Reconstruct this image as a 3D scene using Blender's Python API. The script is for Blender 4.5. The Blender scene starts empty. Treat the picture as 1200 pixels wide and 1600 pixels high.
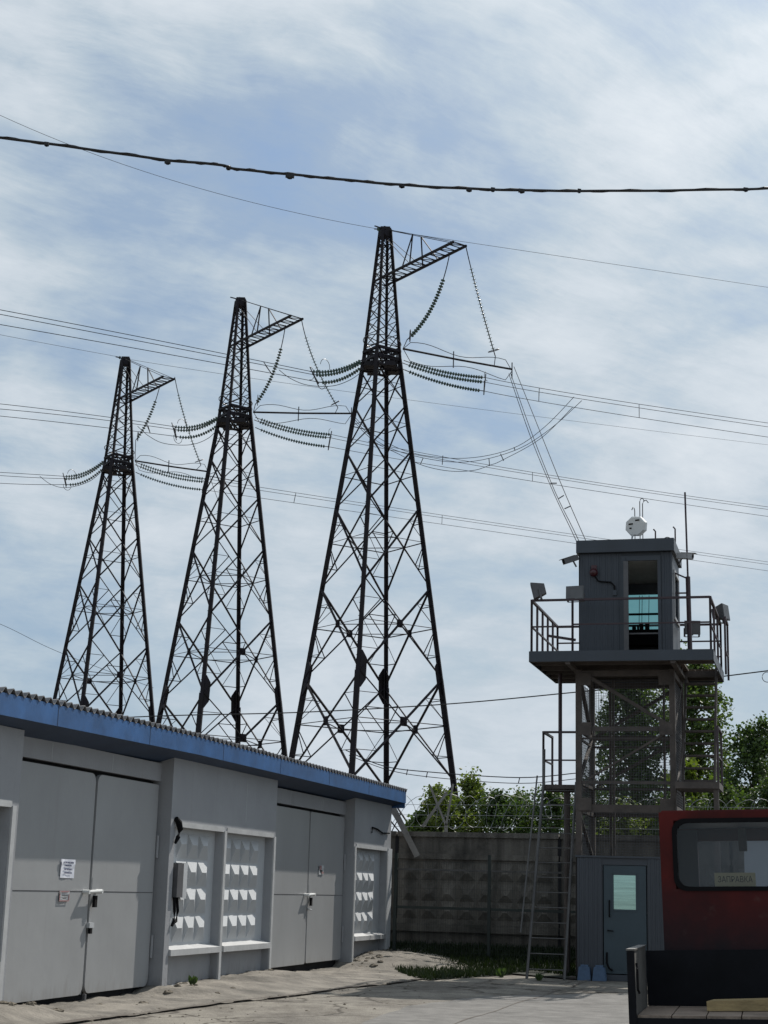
import bpy, math, random
import numpy as np
from mathutils import Vector, Matrix
from math import sin, cos, pi, radians, sqrt, atan2

random.seed(7)
rng = np.random.default_rng(11)
S = bpy.context.scene
COL = S.collection

# ------------------------------------------------------------------ camera
F_PX, TH, RO, CH = 2500.0, radians(13.3), radians(1.55), 1.65
R0 = Vector((1, 0, 0)); FW = Vector((0, cos(TH), sin(TH))); U0 = Vector((0, -sin(TH), cos(TH)))
CR = R0 * cos(RO) + U0 * sin(RO); CU = U0 * cos(RO) - R0 * sin(RO)
CPOS = Vector((0, 0, CH))
cd = bpy.data.cameras.new('camera'); cam = bpy.data.objects.new('camera', cd); COL.objects.link(cam)
cam.matrix_world = Matrix(((CR.x, CU.x, -FW.x, 0), (CR.y, CU.y, -FW.y, 0), (CR.z, CU.z, -FW.z, CH), (0, 0, 0, 1)))
cd.sensor_fit = 'VERTICAL'; cd.sensor_height = 24; cd.lens = F_PX / 1600 * 24
cd.clip_end = 9000; cd.clip_start = 0.1
S.camera = cam
S.render.resolution_x, S.render.resolution_y = 768, 1024

# ------------------------------------------------------------------ sun, sky, exposure
SUN_AZ = radians(33.8)      # to the right of +Y
SUN_EL = radians(47.0)
SD = Vector((sin(SUN_AZ) * cos(SUN_EL), cos(SUN_AZ) * cos(SUN_EL), sin(SUN_EL)))
sl = bpy.data.lights.new('sun', 'SUN'); sl.energy = 5.0; sl.angle = radians(0.55); sl.color = (1.0, 0.95, 0.88)
so = bpy.data.objects.new('sun', sl); COL.objects.link(so); so.rotation_euler = (-SD).to_track_quat('-Z', 'Y').to_euler()
S.view_settings.view_transform = 'Standard'; S.view_settings.look = 'None'
S.view_settings.gamma = 1; S.view_settings.use_curve_mapping = False
S.view_settings.exposure = 0.0

wd = bpy.data.worlds.new('World'); S.world = wd; wd.use_nodes = True
nt = wd.node_tree; nt.nodes.clear(); N = nt.nodes.new; L = nt.links.new
def math_(op, a, b=None, c=None, clamp=False):
    n = N('ShaderNodeMath'); n.operation = op; n.use_clamp = clamp
    for i, v in enumerate((a, b, c)):
        if v is None: continue
        if isinstance(v, (int, float)): n.inputs[i].default_value = v
        else: L(v, n.inputs[i])
    return n.outputs[0]
def noise_(vec, scale, detail=6, rough=.55, dist=0.0):
    n = N('ShaderNodeTexNoise'); n.inputs['Scale'].default_value = scale; n.inputs['Detail'].default_value = detail
    n.inputs['Roughness'].default_value = rough; n.inputs['Distortion'].default_value = dist
    L(vec, n.inputs['Vector']); return n.outputs['Fac']
def ramp_(fac, stops):
    n = N('ShaderNodeValToRGB'); L(fac, n.inputs[0]); e = n.color_ramp.elements
    while len(e) < len(stops): e.new(0.5)
    for el, (p, c) in zip(e, stops):
        el.position = p; el.color = (c, c, c, 1) if isinstance(c, (int, float)) else (*c, 1)
    return n.outputs[0]
SKX, SKZ = 0.0, 0.9
out = N('ShaderNodeOutputWorld'); bg = N('ShaderNodeBackground'); bg.inputs[1].default_value = 0.1
sky = N('ShaderNodeTexSky'); sky.sky_type = 'NISHITA'; sky.sun_disc = False
sky.sun_elevation = SUN_EL; sky.sun_rotation = SUN_AZ; sky.air_density = 1.2; sky.dust_density = 1.0; sky.ozone_density = 1.5
tc = N('ShaderNodeTexCoord'); sep = N('ShaderNodeSeparateXYZ'); L(tc.outputs['Generated'], sep.inputs[0])
zz = math_('ADD', math_('MAXIMUM', sep.outputs[2], 0.0), 0.16)
cx = math_('DIVIDE', sep.outputs[0], zz); cy = math_('DIVIDE', sep.outputs[1], zz)
def vec_(a, sa, b, sb, ang, off=0.0):
    m = N('ShaderNodeCombineXYZ'); L(a, m.inputs[0]); L(b, m.inputs[1]); m.inputs[2].default_value = off
    r = N('ShaderNodeMapping'); r.vector_type = 'TEXTURE'; r.inputs['Rotation'].default_value = (0, 0, ang)
    r.inputs['Scale'].default_value = (sa, sb, 1); L(m.outputs[0], r.inputs['Vector']); return r.outputs[0]
# domain warp so that streaks wander
wn = N('ShaderNodeTexNoise'); wn.inputs['Scale'].default_value = 2.6; wn.inputs['Detail'].default_value = 4; L(tc.outputs['Generated'], wn.inputs['Vector'])
ws = N('ShaderNodeSeparateXYZ'); L(wn.outputs['Color'], ws.inputs[0])
cx = math_('ADD', cx, math_('MULTIPLY', ws.outputs[0], .35)); cy = math_('ADD', cy, math_('MULTIPLY', ws.outputs[1], .35))
v1 = vec_(cx, 1.7, cy, 1.0, radians(34), 5.2)
v2 = vec_(cx, 2.8, cy, 1.0, radians(28), 9.1)
def blob(sx, sz, lx, lz):
    m = N('ShaderNodeMapping'); m.inputs['Scale'].default_value = (sx, sx, sz); m.inputs['Location'].default_value = (lx, 0, lz); L(tc.outputs['Generated'], m.inputs['Vector']); return m.outputs[0]
n1 = noise_(v1, 2.6, 12, .66, .25)
n2 = noise_(v2, 9.0, 12, .72, .15)
n3 = noise_(blob(1, 1.8, SKX, SKZ), 4.5, 5, .5, .3)
n5 = noise_(blob(1, 1.8, 4.0, SKZ), 10.0, 12, .66, .3)
n4 = noise_(blob(1, 2.4, 1.0, 3.0), 13.0, 12, .68, .3)
up_ = math_('MULTIPLY', sep.outputs[2], 2.3, clamp=True)      # 0 at the horizon, 1 at 26 degrees
st_ = math_('ADD', math_('MULTIPLY', n1, .44), math_('ADD', math_('MULTIPLY', n2, .36), math_('MULTIPLY', n5, .20)))
bl_ = math_('ADD', math_('MULTIPLY', n1, .30), math_('MULTIPLY', n4, .70))
mxv = N('ShaderNodeMix'); mxv.data_type = 'FLOAT'; L(up_, mxv.inputs[0]); L(bl_, mxv.inputs[2]); L(st_, mxv.inputs[3])
c_ = math_('ADD', math_('MULTIPLY', mxv.outputs[0], .50), math_('MULTIPLY', n3, .50))
c_ = math_('ADD', math_('MULTIPLY', math_('SUBTRACT', c_, .5), 3.1), .55)
hz = math_('SUBTRACT', 1.0, math_('MULTIPLY', sep.outputs[2], 3.6), clamp=True)
hz = math_('MULTIPLY', math_('POWER', hz, 0.8), .62)      # the thin layer merges to an even veil low down
hm = N('ShaderNodeMix'); hm.data_type = 'FLOAT'; L(hz, hm.inputs[0]); L(c_, hm.inputs[2]); hm.inputs[3].default_value = .60; c_ = hm.outputs[0]
fac = ramp_(c_, [(.12, 0.45), (.34, .75), (.50, .9), (.62, 1.0)])
cloudcol = ramp_(c_, [(.16, (2.9, 3.85, 5.1)), (.38, (3.5, 4.45, 5.6)), (.54, (4.8, 5.7, 6.5)), (.68, (6.0, 6.7, 7.4)), (.92, (7.5, 8.0, 8.5))])
mx = N('ShaderNodeMix'); mx.data_type = 'RGBA'; L(fac, mx.inputs[0])
skm = N('ShaderNodeMix'); skm.data_type = 'RGBA'; skm.blend_type = 'MULTIPLY'; skm.inputs[0].default_value = 1
L(sky.outputs[0], skm.inputs[6]); skm.inputs[7].default_value = (.80, .95, 1.1, 1)
L(skm.outputs[2], mx.inputs[6]); L(cloudcol, mx.inputs[7])
# veil glows round the sun
dt = N('ShaderNodeVectorMath'); dt.operation = 'DOT_PRODUCT'; L(tc.outputs['Generated'], dt.inputs[0]); dt.inputs[1].default_value = tuple(SD)
gl = math_('POWER', math_('MAXIMUM', dt.outputs['Value'], 0.0), 14.0)
gm = N('ShaderNodeMix'); gm.data_type = 'RGBA'; gm.blend_type = 'ADD'; L(math_('MULTIPLY', gl, 1.0), gm.inputs[0])
L(mx.outputs[2], gm.inputs[6]); gm.inputs[7].default_value = (5.5, 5.4, 5.2, 1)
L(gm.outputs[2], bg.inputs[0]); L(bg.outputs[0], out.inputs[0])

# ------------------------------------------------------------------ pixel -> point helpers (true distances)
def ray(x, y):
    d = FW * F_PX + CR * (x - 600) - CU * (y - 800); return d / d.y
def atY(x, y, Y): return CPOS + ray(x, y) * Y
def atZ(x, y, z):
    d = ray(x, y); return CPOS + d * ((z - CH) / d.z)
def onplane(x, y, p, n):
    d = ray(x, y); return CPOS + d * ((p - CPOS).dot(n) / d.dot(n))

# ------------------------------------------------------------------ materials
def mat(name, col, rough=.7, metal=0.0, var=0.25, scale=2.0, bump=0.0, bscale=30.0, col2=None, stain=0.0, stretch=(1, 1, 1), detail=8, spec=0.5, trans=0.0, splash=0.0):
    m = bpy.data.materials.new(name); m.use_nodes = True; t = m.node_tree; b = t.nodes['Principled BSDF']
    tcn = t.nodes.new('ShaderNodeTexCoord'); mp = t.nodes.new('ShaderNodeMapping'); mp.inputs['Scale'].default_value = stretch
    t.links.new(tcn.outputs['Object'], mp.inputs[0])
    n = t.nodes.new('ShaderNodeTexNoise'); n.inputs['Scale'].default_value = scale; n.inputs['Detail'].default_value = detail; n.inputs['Roughness'].default_value = .62
    t.links.new(mp.outputs[0], n.inputs['Vector'])
    r = t.nodes.new('ShaderNodeValToRGB'); e = r.color_ramp.elements
    c2 = col2 or tuple(c * (1 - var) for c in col)
    e[0].position = .33; e[0].color = (*c2, 1); e[1].position = .64; e[1].color = (*[min(1, c * (1 + var * .35)) for c in col], 1)
    t.links.new(n.outputs['Fac'], r.inputs[0]); last = r.outputs[0]
    if stain > 0:
        n2_ = t.nodes.new('ShaderNodeTexNoise'); n2_.inputs['Scale'].default_value = scale * .45; n2_.inputs['Detail'].default_value = 10; n2_.inputs['Roughness'].default_value = .7
        t.links.new(tcn.outputs['Object'], n2_.inputs['Vector'])
        r2 = t.nodes.new('ShaderNodeValToRGB'); r2.color_ramp.elements[0].position = .5; r2.color_ramp.elements[1].position = .66
        r2.color_ramp.elements[0].color = (0, 0, 0, 1); r2.color_ramp.elements[1].color = (stain, stain, stain, 1)
        t.links.new(n2_.outputs['Fac'], r2.inputs[0])
        x = t.nodes.new('ShaderNodeMix'); x.data_type = 'RGBA'; t.links.new(r2.outputs[0], x.inputs[0])
        t.links.new(last, x.inputs[6]); x.inputs[7].default_value = (*[c * .4 for c in c2], 1); last = x.outputs[2]
    if splash:        # splash dirt and rust runs low on the wall
        sx = t.nodes.new('ShaderNodeSeparateXYZ'); t.links.new(tcn.outputs['Object'], sx.inputs[0])
        m3 = t.nodes.new('ShaderNodeMapping'); m3.inputs['Scale'].default_value = (5, 5, .8); t.links.new(tcn.outputs['Object'], m3.inputs[0])
        n3_ = t.nodes.new('ShaderNodeTexNoise'); n3_.inputs['Scale'].default_value = 1.6; n3_.inputs['Detail'].default_value = 8; n3_.inputs['Roughness'].default_value = .7; t.links.new(m3.outputs[0], n3_.inputs['Vector'])
        ma = t.nodes.new('ShaderNodeMath'); ma.operation = 'MULTIPLY_ADD'; ma.inputs[1].default_value = 1.1; ma.inputs[2].default_value = -.28; t.links.new(n3_.outputs['Fac'], ma.inputs[0])
        mb_ = t.nodes.new('ShaderNodeMath'); mb_.operation = 'SUBTRACT'; t.links.new(ma.outputs[0], mb_.inputs[0]); t.links.new(sx.outputs[2], mb_.inputs[1])
        r3 = t.nodes.new('ShaderNodeValToRGB'); r3.color_ramp.elements[0].position = 0.0; r3.color_ramp.elements[1].position = .30
        r3.color_ramp.elements[0].color = (0, 0, 0, 1); r3.color_ramp.elements[1].color = (.75 * splash,) * 3 + (1,); t.links.new(mb_.outputs[0], r3.inputs[0])
        x3 = t.nodes.new('ShaderNodeMix'); x3.data_type = 'RGBA'; t.links.new(r3.outputs[0], x3.inputs[0]); t.links.new(last, x3.inputs[6]); x3.inputs[7].default_value = (.13, .11, .085, 1); last = x3.outputs[2]
        m4 = t.nodes.new('ShaderNodeMapping'); m4.inputs['Scale'].default_value = (9, 9, .35); t.links.new(tcn.outputs['Object'], m4.inputs[0])
        n4_ = t.nodes.new('ShaderNodeTexNoise'); n4_.inputs['Scale'].default_value = 1.0; n4_.inputs['Detail'].default_value = 6; t.links.new(m4.outputs[0], n4_.inputs['Vector'])
        r4 = t.nodes.new('ShaderNodeValToRGB'); r4.color_ramp.elements[0].position = .60; r4.color_ramp.elements[1].position = .74
        r4.color_ramp.elements[0].color = (0, 0, 0, 1); r4.color_ramp.elements[1].color = (.22 * splash,) * 3 + (1,); t.links.new(n4_.outputs['Fac'], r4.inputs[0])
        x4 = t.nodes.new('ShaderNodeMix'); x4.data_type = 'RGBA'; t.links.new(r4.outputs[0], x4.inputs[0]); t.links.new(last, x4.inputs[6]); x4.inputs[7].default_value = (.17, .15, .13, 1); last = x4.outputs[2]
    t.links.new(last, b.inputs['Base Color'])
    b.inputs['Roughness'].default_value = rough; b.inputs['Metallic'].default_value = metal
    b.inputs['Specular IOR Level'].default_value = spec
    if bump:
        nb = t.nodes.new('ShaderNodeTexNoise'); nb.inputs['Scale'].default_value = bscale; nb.inputs['Detail'].default_value = 5
        t.links.new(tcn.outputs['Object'], nb.inputs['Vector'])
        bp = t.nodes.new('ShaderNodeBump'); bp.inputs['Strength'].default_value = bump; bp.inputs['Distance'].default_value = .02
        t.links.new(nb.outputs['Fac'], bp.inputs['Height']); t.links.new(bp.outputs[0], b.inputs['Normal'])
    return m
def glassmat(name, tint, gloss=.9, rough=.02, veil=0.0):
    m = bpy.data.materials.new(name); m.use_nodes = True; t = m.node_tree; t.nodes.clear()
    o = t.nodes.new('ShaderNodeOutputMaterial'); tr = t.nodes.new('ShaderNodeBsdfTransparent'); tr.inputs[0].default_value = (*tint, 1)
    g = t.nodes.new('ShaderNodeBsdfGlossy'); g.inputs['Roughness'].default_value = rough
    f = t.nodes.new('ShaderNodeFresnel'); f.inputs[0].default_value = 1.5
    mm = t.nodes.new('ShaderNodeMath'); mm.operation = 'MULTIPLY'; mm.inputs[1].default_value = gloss; t.links.new(f.outputs[0], mm.inputs[0])
    x = t.nodes.new('ShaderNodeMixShader'); t.links.new(mm.outputs[0], x.inputs[0]); t.links.new(tr.outputs[0], x.inputs[1]); t.links.new(g.outputs[0], x.inputs[2])
    last = x.outputs[0]
    if veil:
        df = t.nodes.new('ShaderNodeBsdfDiffuse'); df.inputs[0].default_value = (.35, .36, .36, 1)
        y = t.nodes.new('ShaderNodeMixShader')
        tn = t.nodes.new('ShaderNodeTexCoord'); ns = t.nodes.new('ShaderNodeTexNoise'); ns.inputs['Scale'].default_value = 3
        t.links.new(tn.outputs['Object'], ns.inputs['Vector'])
        m2 = t.nodes.new('ShaderNodeMath'); m2.operation = 'MULTIPLY'; m2.inputs[1].default_value = veil * 2; t.links.new(ns.outputs['Fac'], m2.inputs[0])
        t.links.new(m2.outputs[0], y.inputs[0]); t.links.new(last, y.inputs[1]); t.links.new(df.outputs[0], y.inputs[2]); last = y.outputs[0]
    t.links.new(last, o.inputs[0]); return m
def leafmat(name, c1, c2, trans=.45):
    m = bpy.data.materials.new(name); m.use_nodes = True; t = m.node_tree; t.nodes.clear()
    o = t.nodes.new('ShaderNodeOutputMaterial'); tn = t.nodes.new('ShaderNodeTexCoord')
    ns = t.nodes.new('ShaderNodeTexNoise'); ns.inputs['Scale'].default_value = 1.6; ns.inputs['Detail'].default_value = 9; ns.inputs['Roughness'].default_value = .8
    t.links.new(tn.outputs['Object'], ns.inputs['Vector'])
    r = t.nodes.new('ShaderNodeValToRGB'); r.color_ramp.elements[0].position = .38; r.color_ramp.elements[0].color = (*c1, 1)
    r.color_ramp.elements[1].position = .62; r.color_ramp.elements[1].color = (*c2, 1); t.links.new(ns.outputs['Fac'], r.inputs[0])
    p = t.nodes.new('ShaderNodeBsdfPrincipled'); p.inputs['Roughness'].default_value = .55; p.inputs['Specular IOR Level'].default_value = .3; t.links.new(r.outputs[0], p.inputs['Base Color'])
    tl = t.nodes.new('ShaderNodeBsdfTranslucent'); 
    mu = t.nodes.new('ShaderNodeMix'); mu.data_type = 'RGBA'; mu.blend_type = 'MULTIPLY'; mu.inputs[0].default_value = 1
    t.links.new(r.outputs[0], mu.inputs[6]); mu.inputs[7].default_value = (1.5, 1.7, .5, 1); t.links.new(mu.outputs[2], tl.inputs[0])
    x = t.nodes.new('ShaderNodeMixShader'); x.inputs[0].default_value = trans
    t.links.new(p.outputs[0], x.inputs[1]); t.links.new(tl.outputs[0], x.inputs[2]); t.links.new(x.outputs[0], o.inputs[0]); return m

M = dict(
 paint=mat('grey_wall_paint', (.285, .292, .305), .6, var=.10, scale=.9, bump=.2, bscale=22, stain=.2, splash=.6),
 leaf=mat('gate_paint', (.31, .315, .318), .38, var=.08, scale=.7, bump=.35, bscale=1.3, stain=.12, stretch=(1, 1, .6), splash=.45),
 whitepaint=mat('pale_trim_paint', (.43, .435, .435), .55, var=.12, scale=4, bump=.1, bscale=40, stain=.15),
 panel=mat('relief_panel_paint', (.45, .465, .475), .6, var=.10, scale=1.2, bump=.12, bscale=30, stain=.1),
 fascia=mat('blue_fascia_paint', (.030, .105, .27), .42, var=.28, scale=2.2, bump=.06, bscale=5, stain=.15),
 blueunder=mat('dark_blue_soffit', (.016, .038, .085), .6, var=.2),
 asbestos=mat('corrugated_fibre_cement', (.16, .16, .165), .9, var=.35, scale=3, bump=.3, bscale=40, stain=.5),
 black=mat('black_rubber', (.006, .006, .007), .85, var=.2, spec=.15),
 darkgap=mat('dark_interior', (.01, .01, .012), .9, var=.1),
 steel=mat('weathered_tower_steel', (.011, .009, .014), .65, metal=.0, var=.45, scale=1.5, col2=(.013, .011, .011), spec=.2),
 glassins=mat('green_glass_discs', (.025, .075, .056), .10, var=.3, scale=.8, spec=1.0),
 hardware=mat('galvanised_fittings', (.06, .06, .066), .45, metal=.4, var=.3),
 wire=mat('aluminium_conductor', (.035, .036, .042), .85, var=.1, spec=.1),
 cable=mat('black_cable', (.008, .008, .009), .55, var=.2),
 wtsteel=mat('rusty_brown_paint', (.072, .058, .050), .7, var=.4, scale=3, bump=.15, bscale=30, stain=.4),
 rail=mat('dark_red_brown_rail', (.035, .018, .024), .5, var=.3, scale=4),
 cabin=mat('dark_blue_grey_cladding', (.034, .044, .058), .5, var=.16, scale=1.3, bump=.05, stain=.2, stretch=(1, 1, .3)),
 cabinlight=mat('blue_grey_cladding', (.046, .053, .064), .55, var=.14, scale=1.3, stain=.15, stretch=(1, 1, .3)),
 door=mat('teal_grey_door', (.036, .058, .072), .5, var=.14, scale=1.5, stain=.15),
 deckwood=mat('brown_deck_boards', (.12, .085, .06), .85, var=.45, scale=4, bump=.3, stain=.4, stretch=(1, 4, 1)),
 housing=mat('worn_grey_housing', (.10, .104, .11), .5, var=.2, scale=6),
 lightgrey=mat('light_grey_housing', (.42, .43, .44), .5, var=.14, scale=5),
 midgrey=mat('mid_grey_housing', (.085, .085, .09), .55, var=.2, scale=5),
 white=mat('off_white_plastic', (.62, .63, .62), .4, var=.08, scale=4),
 red=mat('faded_dark_red_paint', (.082, .0058, .0045), .6, var=.4, scale=2.2, bump=.06, bscale=12, stain=.6, spec=.22),
 mirrorfilm=mat('greenish_reflective_film', (.40, .60, .54), .12, metal=.9, var=.25, scale=5, stretch=(.2, .2, 6)),
 redbright=mat('red_lamp_glass', (.045, .006, .010), .3, var=.3),
 blackpaint=mat('black_scuffed_steel', (.006, .0065, .009), .8, var=.4, scale=5, stain=.2, spec=.2),
 bedwood=mat('grey_worn_planks', (.26, .20, .155), .85, var=.4, scale=5, bump=.4, bscale=40, stain=.5, stretch=(1, 8, 1)),
 greyboard=mat('grey_side_board', (.125, .12, .11), .6, var=.3, scale=4, stain=.5, bump=.1),
 freshwood=mat('yellow_brown_timber', (.34, .25, .12), .8, var=.3, scale=6, bump=.3, bscale=50, stretch=(1, 6, 6)),
 concrete=mat('stained_concrete', (.115, .105, .090), .9, var=.55, scale=1.5, bump=.6, bscale=25, stain=.9, stretch=(2.2, 2.2, .3)),
 concreteb=mat('lighter_stained_concrete', (.140, .128, .110), .9, var=.6, scale=1.1, bump=.6, bscale=25, stain=.9, stretch=(2.6, 2.6, .25)),
 concrete2=mat('plain_concrete', (.24, .225, .205), .9, var=.3, scale=2, bump=.4, bscale=25, stain=.4),
 fencegreen=mat('dark_green_fence_coating', (.007, .016, .014), .45, var=.2),
 mesh=mat('thin_grey_mesh', (.07, .07, .075), .6, var=.2),
 galv=mat('galvanised_tube', (.085, .082, .08), .5, metal=.2, var=.3, scale=4),
 razor=mat('galvanised_razor_wire', (.22, .23, .24), .45, metal=.3, var=.2),
 bark=mat('grey_brown_bark', (.07, .055, .042), .95, var=.4, scale=6, bump=.6, bscale=30),
 paper=mat('white_paper', (.66, .68, .74), .7, var=.05, scale=10),
 yellowpaper=mat('faded_yellow_paper', (.42, .37, .22), .8, var=.1, scale=8),
 ink=mat('dark_blue_ink', (.05, .06, .14), .7, var=.1),
 blackink=mat('black_ink', (.03, .03, .03), .7, var=.1),
 redink=mat('faded_red_ink', (.30, .17, .17), .7, var=.1),
 seat=mat('dark_vinyl', (.02, .02, .022), .5, var=.2),
 siding=mat('pale_metal_siding', (.40, .42, .44), .5, var=.12, scale=1),
 blueblock=mat('pale_blue_painted_block', (.07, .12, .20), .7, var=.3, scale=6, stain=.3),
 tyre=mat('tyre_rubber', (.02, .02, .02), .8, var=.3),
 winglass=glassmat('window_glass', (.82, .86, .86), 1.0),
 tealglass=glassmat('teal_tinted_glass', (.46, .66, .66), .6),
 cabglass=glassmat('dusty_cab_glass', (.80, .82, .84), .55, .02, .012),
 leafA=leafmat('poplar_leaves', (.036, .062, .022), (.100, .140, .042), .34),
 leafB=leafmat('dark_leaves', (.026, .048, .020), (.074, .112, .038), .30),
 leafC=leafmat('light_yellow_green_leaves', (.055, .085, .020), (.13, .155, .040), .38),
 dirt=mat('dry_dirt', (.17, .145, .11), .95, var=.35, scale=6, bump=.8, bscale=30, stain=.3),
)
# glazed green window with a warm hint, unlit
# ------------------------------------------------------------------ mesh builder
class MB:
    def __init__(s, xf=None): s.v = []; s.f = []; s.xf = xf
    def add(s, vs, fs):
        o = len(s.v); s.v += [tuple(s.xf(Vector(v))) if s.xf else tuple(v) for v in vs]; s.f += [tuple(i + o for i in f) for f in fs]; return s
    def hexa(s, c8): return s.add(c8, [(0, 3, 2, 1), (4, 5, 6, 7), (0, 1, 5, 4), (1, 2, 6, 5), (2, 3, 7, 6), (3, 0, 4, 7)])
    def box(s, x0, x1, y0, y1, z0, z1):
        return s.hexa([(x0, y0, z0), (x1, y0, z0), (x1, y1, z0), (x0, y1, z0), (x0, y0, z1), (x1, y0, z1), (x1, y1, z1), (x0, y1, z1)])
    def bar(s, p, q, w, h=None, up=(0, 0, 1)):
        p = Vector(p); q = Vector(q); d = q - p
        if d.length < 1e-6: return s
        d.normalize(); up = Vector(up)
        if abs(d.dot(up)) > .98: up = Vector((1, 0, 0)) if abs(d.x) < .9 else Vector((0, 1, 0))
        a = d.cross(up).normalized(); b = a.cross(d).normalized(); h = h or w; a *= w / 2; b *= h / 2
        return s.hexa([p - a - b, p + a - b, p + a + b, p - a + b, q - a - b, q + a - b, q + a + b, q - a + b])
    def angle(s, p, q, w, t, up):           # steel angle profile: two thin plates
        p = Vector(p); q = Vector(q); d = (q - p).normalized(); a = Vector(up).normalized()
        b = d.cross(a).normalized(); a = b.cross(d).normalized()
        def plate(u, v): s.hexa([p, p + u, p + u + v, p + v, q, q + u, q + u + v, q + v])
        plate(a * w, b * t); plate(b * w, -a * t * .999); return s
    def tube(s, pts, r, n=6, cap=True):
        pts = [Vector(p) for p in pts]; k = len(pts); rr = r if isinstance(r, (list, tuple)) else [r] * k
        ref = Vector((0, 0, 1)); vs = []; fs = []
        for i, p in enumerate(pts):
            d = (pts[min(i + 1, k - 1)] - pts[max(i - 1, 0)])
            if d.length < 1e-9: d = Vector((0, 0, 1))
            d.normalize(); rf = ref if abs(d.dot(ref)) < .95 else Vector((1, 0, 0))
            a = d.cross(rf).normalized(); b = a.cross(d)
            for j in range(n):
                t = 2 * pi * j / n; vs.append(p + a * (cos(t) * rr[i]) + b * (sin(t) * rr[i]))
        for i in range(k - 1):
            for j in range(n):
                j2 = (j + 1) % n; fs.append((i * n + j, i * n + j2, (i + 1) * n + j2, (i + 1) * n + j))
        if cap: fs.append(tuple(range(n - 1, -1, -1))); fs.append(tuple((k - 1) * n + j for j in range(n)))
        return s.add(vs, fs)
    def lathe(s, p, axis, prof, n=12):       # prof: (distance along axis, radius)
        p = Vector(p); d = Vector(axis).normalized(); rf = Vector((0, 0, 1)) if abs(d.z) < .95 else Vector((1, 0, 0))
        a = d.cross(rf).normalized(); b = a.cross(d); vs = []; fs = []
        for (h, r) in prof:
            for j in range(n):
                t = 2 * pi * j / n; vs.append(p + d * h + a * (cos(t) * r) + b * (sin(t) * r))
        for i in range(len(prof) - 1):
            for j in range(n):
                j2 = (j + 1) % n; fs.append((i * n + j, i * n + j2, (i + 1) * n + j2, (i + 1) * n + j))
        return s.add(vs, fs)
    def ring(s, c, ax, R, r, n=20, a0=0, a1=2 * pi):
        d = Vector(ax).normalized(); rf = Vector((0, 0, 1)) if abs(d.z) < .95 else Vector((1, 0, 0))
        a = d.cross(rf).normalized(); b = a.cross(d); c = Vector(c)
        return s.tube([c + a * cos(a0 + (a1 - a0) * i / n) * R + b * sin(a0 + (a1 - a0) * i / n) * R for i in range(n + 1)], r, 5)
    def build(s, name, m, parent=None, origin=None, smooth=False):
        o0 = Vector(origin) if origin is not None else (Vector(parent['_o']) if parent is not None and '_o' in parent else Vector((0, 0, 0)))
        me = bpy.data.meshes.new(name)
        me.from_pydata([(v[0] - o0.x, v[1] - o0.y, v[2] - o0.z) for v in s.v], [], s.f); me.update()
        me.materials.append(m if not isinstance(m, str) else M[m])
        if smooth: me.polygons.foreach_set('use_smooth', [True] * len(me.polygons))
        o = bpy.data.objects.new(name, me); COL.objects.link(o)
        if parent is not None: o.parent = parent
        else: o.location = o0
        o['_o'] = list(o0)
        return o
def tag(o, label=None, cat=None, group=None, kind=None):
    if label: o['label'] = label
    if cat: o['category'] = cat
    if group: o['group'] = group
    if kind: o['kind'] = kind
    return o
def thing(name, loc, label, cat, group=None):
    o = bpy.data.objects.new(name, None); COL.objects.link(o); o.location = Vector(loc); o['_o'] = list(loc)
    o.empty_display_size = .2
    return tag(o, label, cat, group)
def text(body, size, m, name, parent, p, right, up, w=None):
    cu = bpy.data.curves.new(name, 'FONT'); cu.body = body; cu.size = size; cu.align_x = 'CENTER'; cu.align_y = 'CENTER'; cu.extrude = .0008; cu.resolution_u = 2
    tmp = bpy.data.objects.new('tmp', cu); COL.objects.link(tmp); dg = bpy.context.evaluated_depsgraph_get()
    me = bpy.data.meshes.new_from_object(tmp.evaluated_get(dg)); bpy.data.objects.remove(tmp)
    xs = [v.co.x for v in me.vertices]
    sc = 1.0
    if w and xs and max(xs) > min(xs): sc = w / (max(xs) - min(xs))
    right = Vector(right).normalized(); up = Vector(up).normalized(); nn = right.cross(up)
    o0 = Vector(parent['_o']); p = Vector(p)
    for v in me.vertices: c = v.co.copy(); v.co = p + right * (c.x * sc) + up * c.y + nn * c.z - o0
    me.materials.clear(); me.materials.append(M[m])
    o = bpy.data.objects.new(name, me); COL.objects.link(o); o.parent = parent; o['_o'] = list(o0); return o

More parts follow.
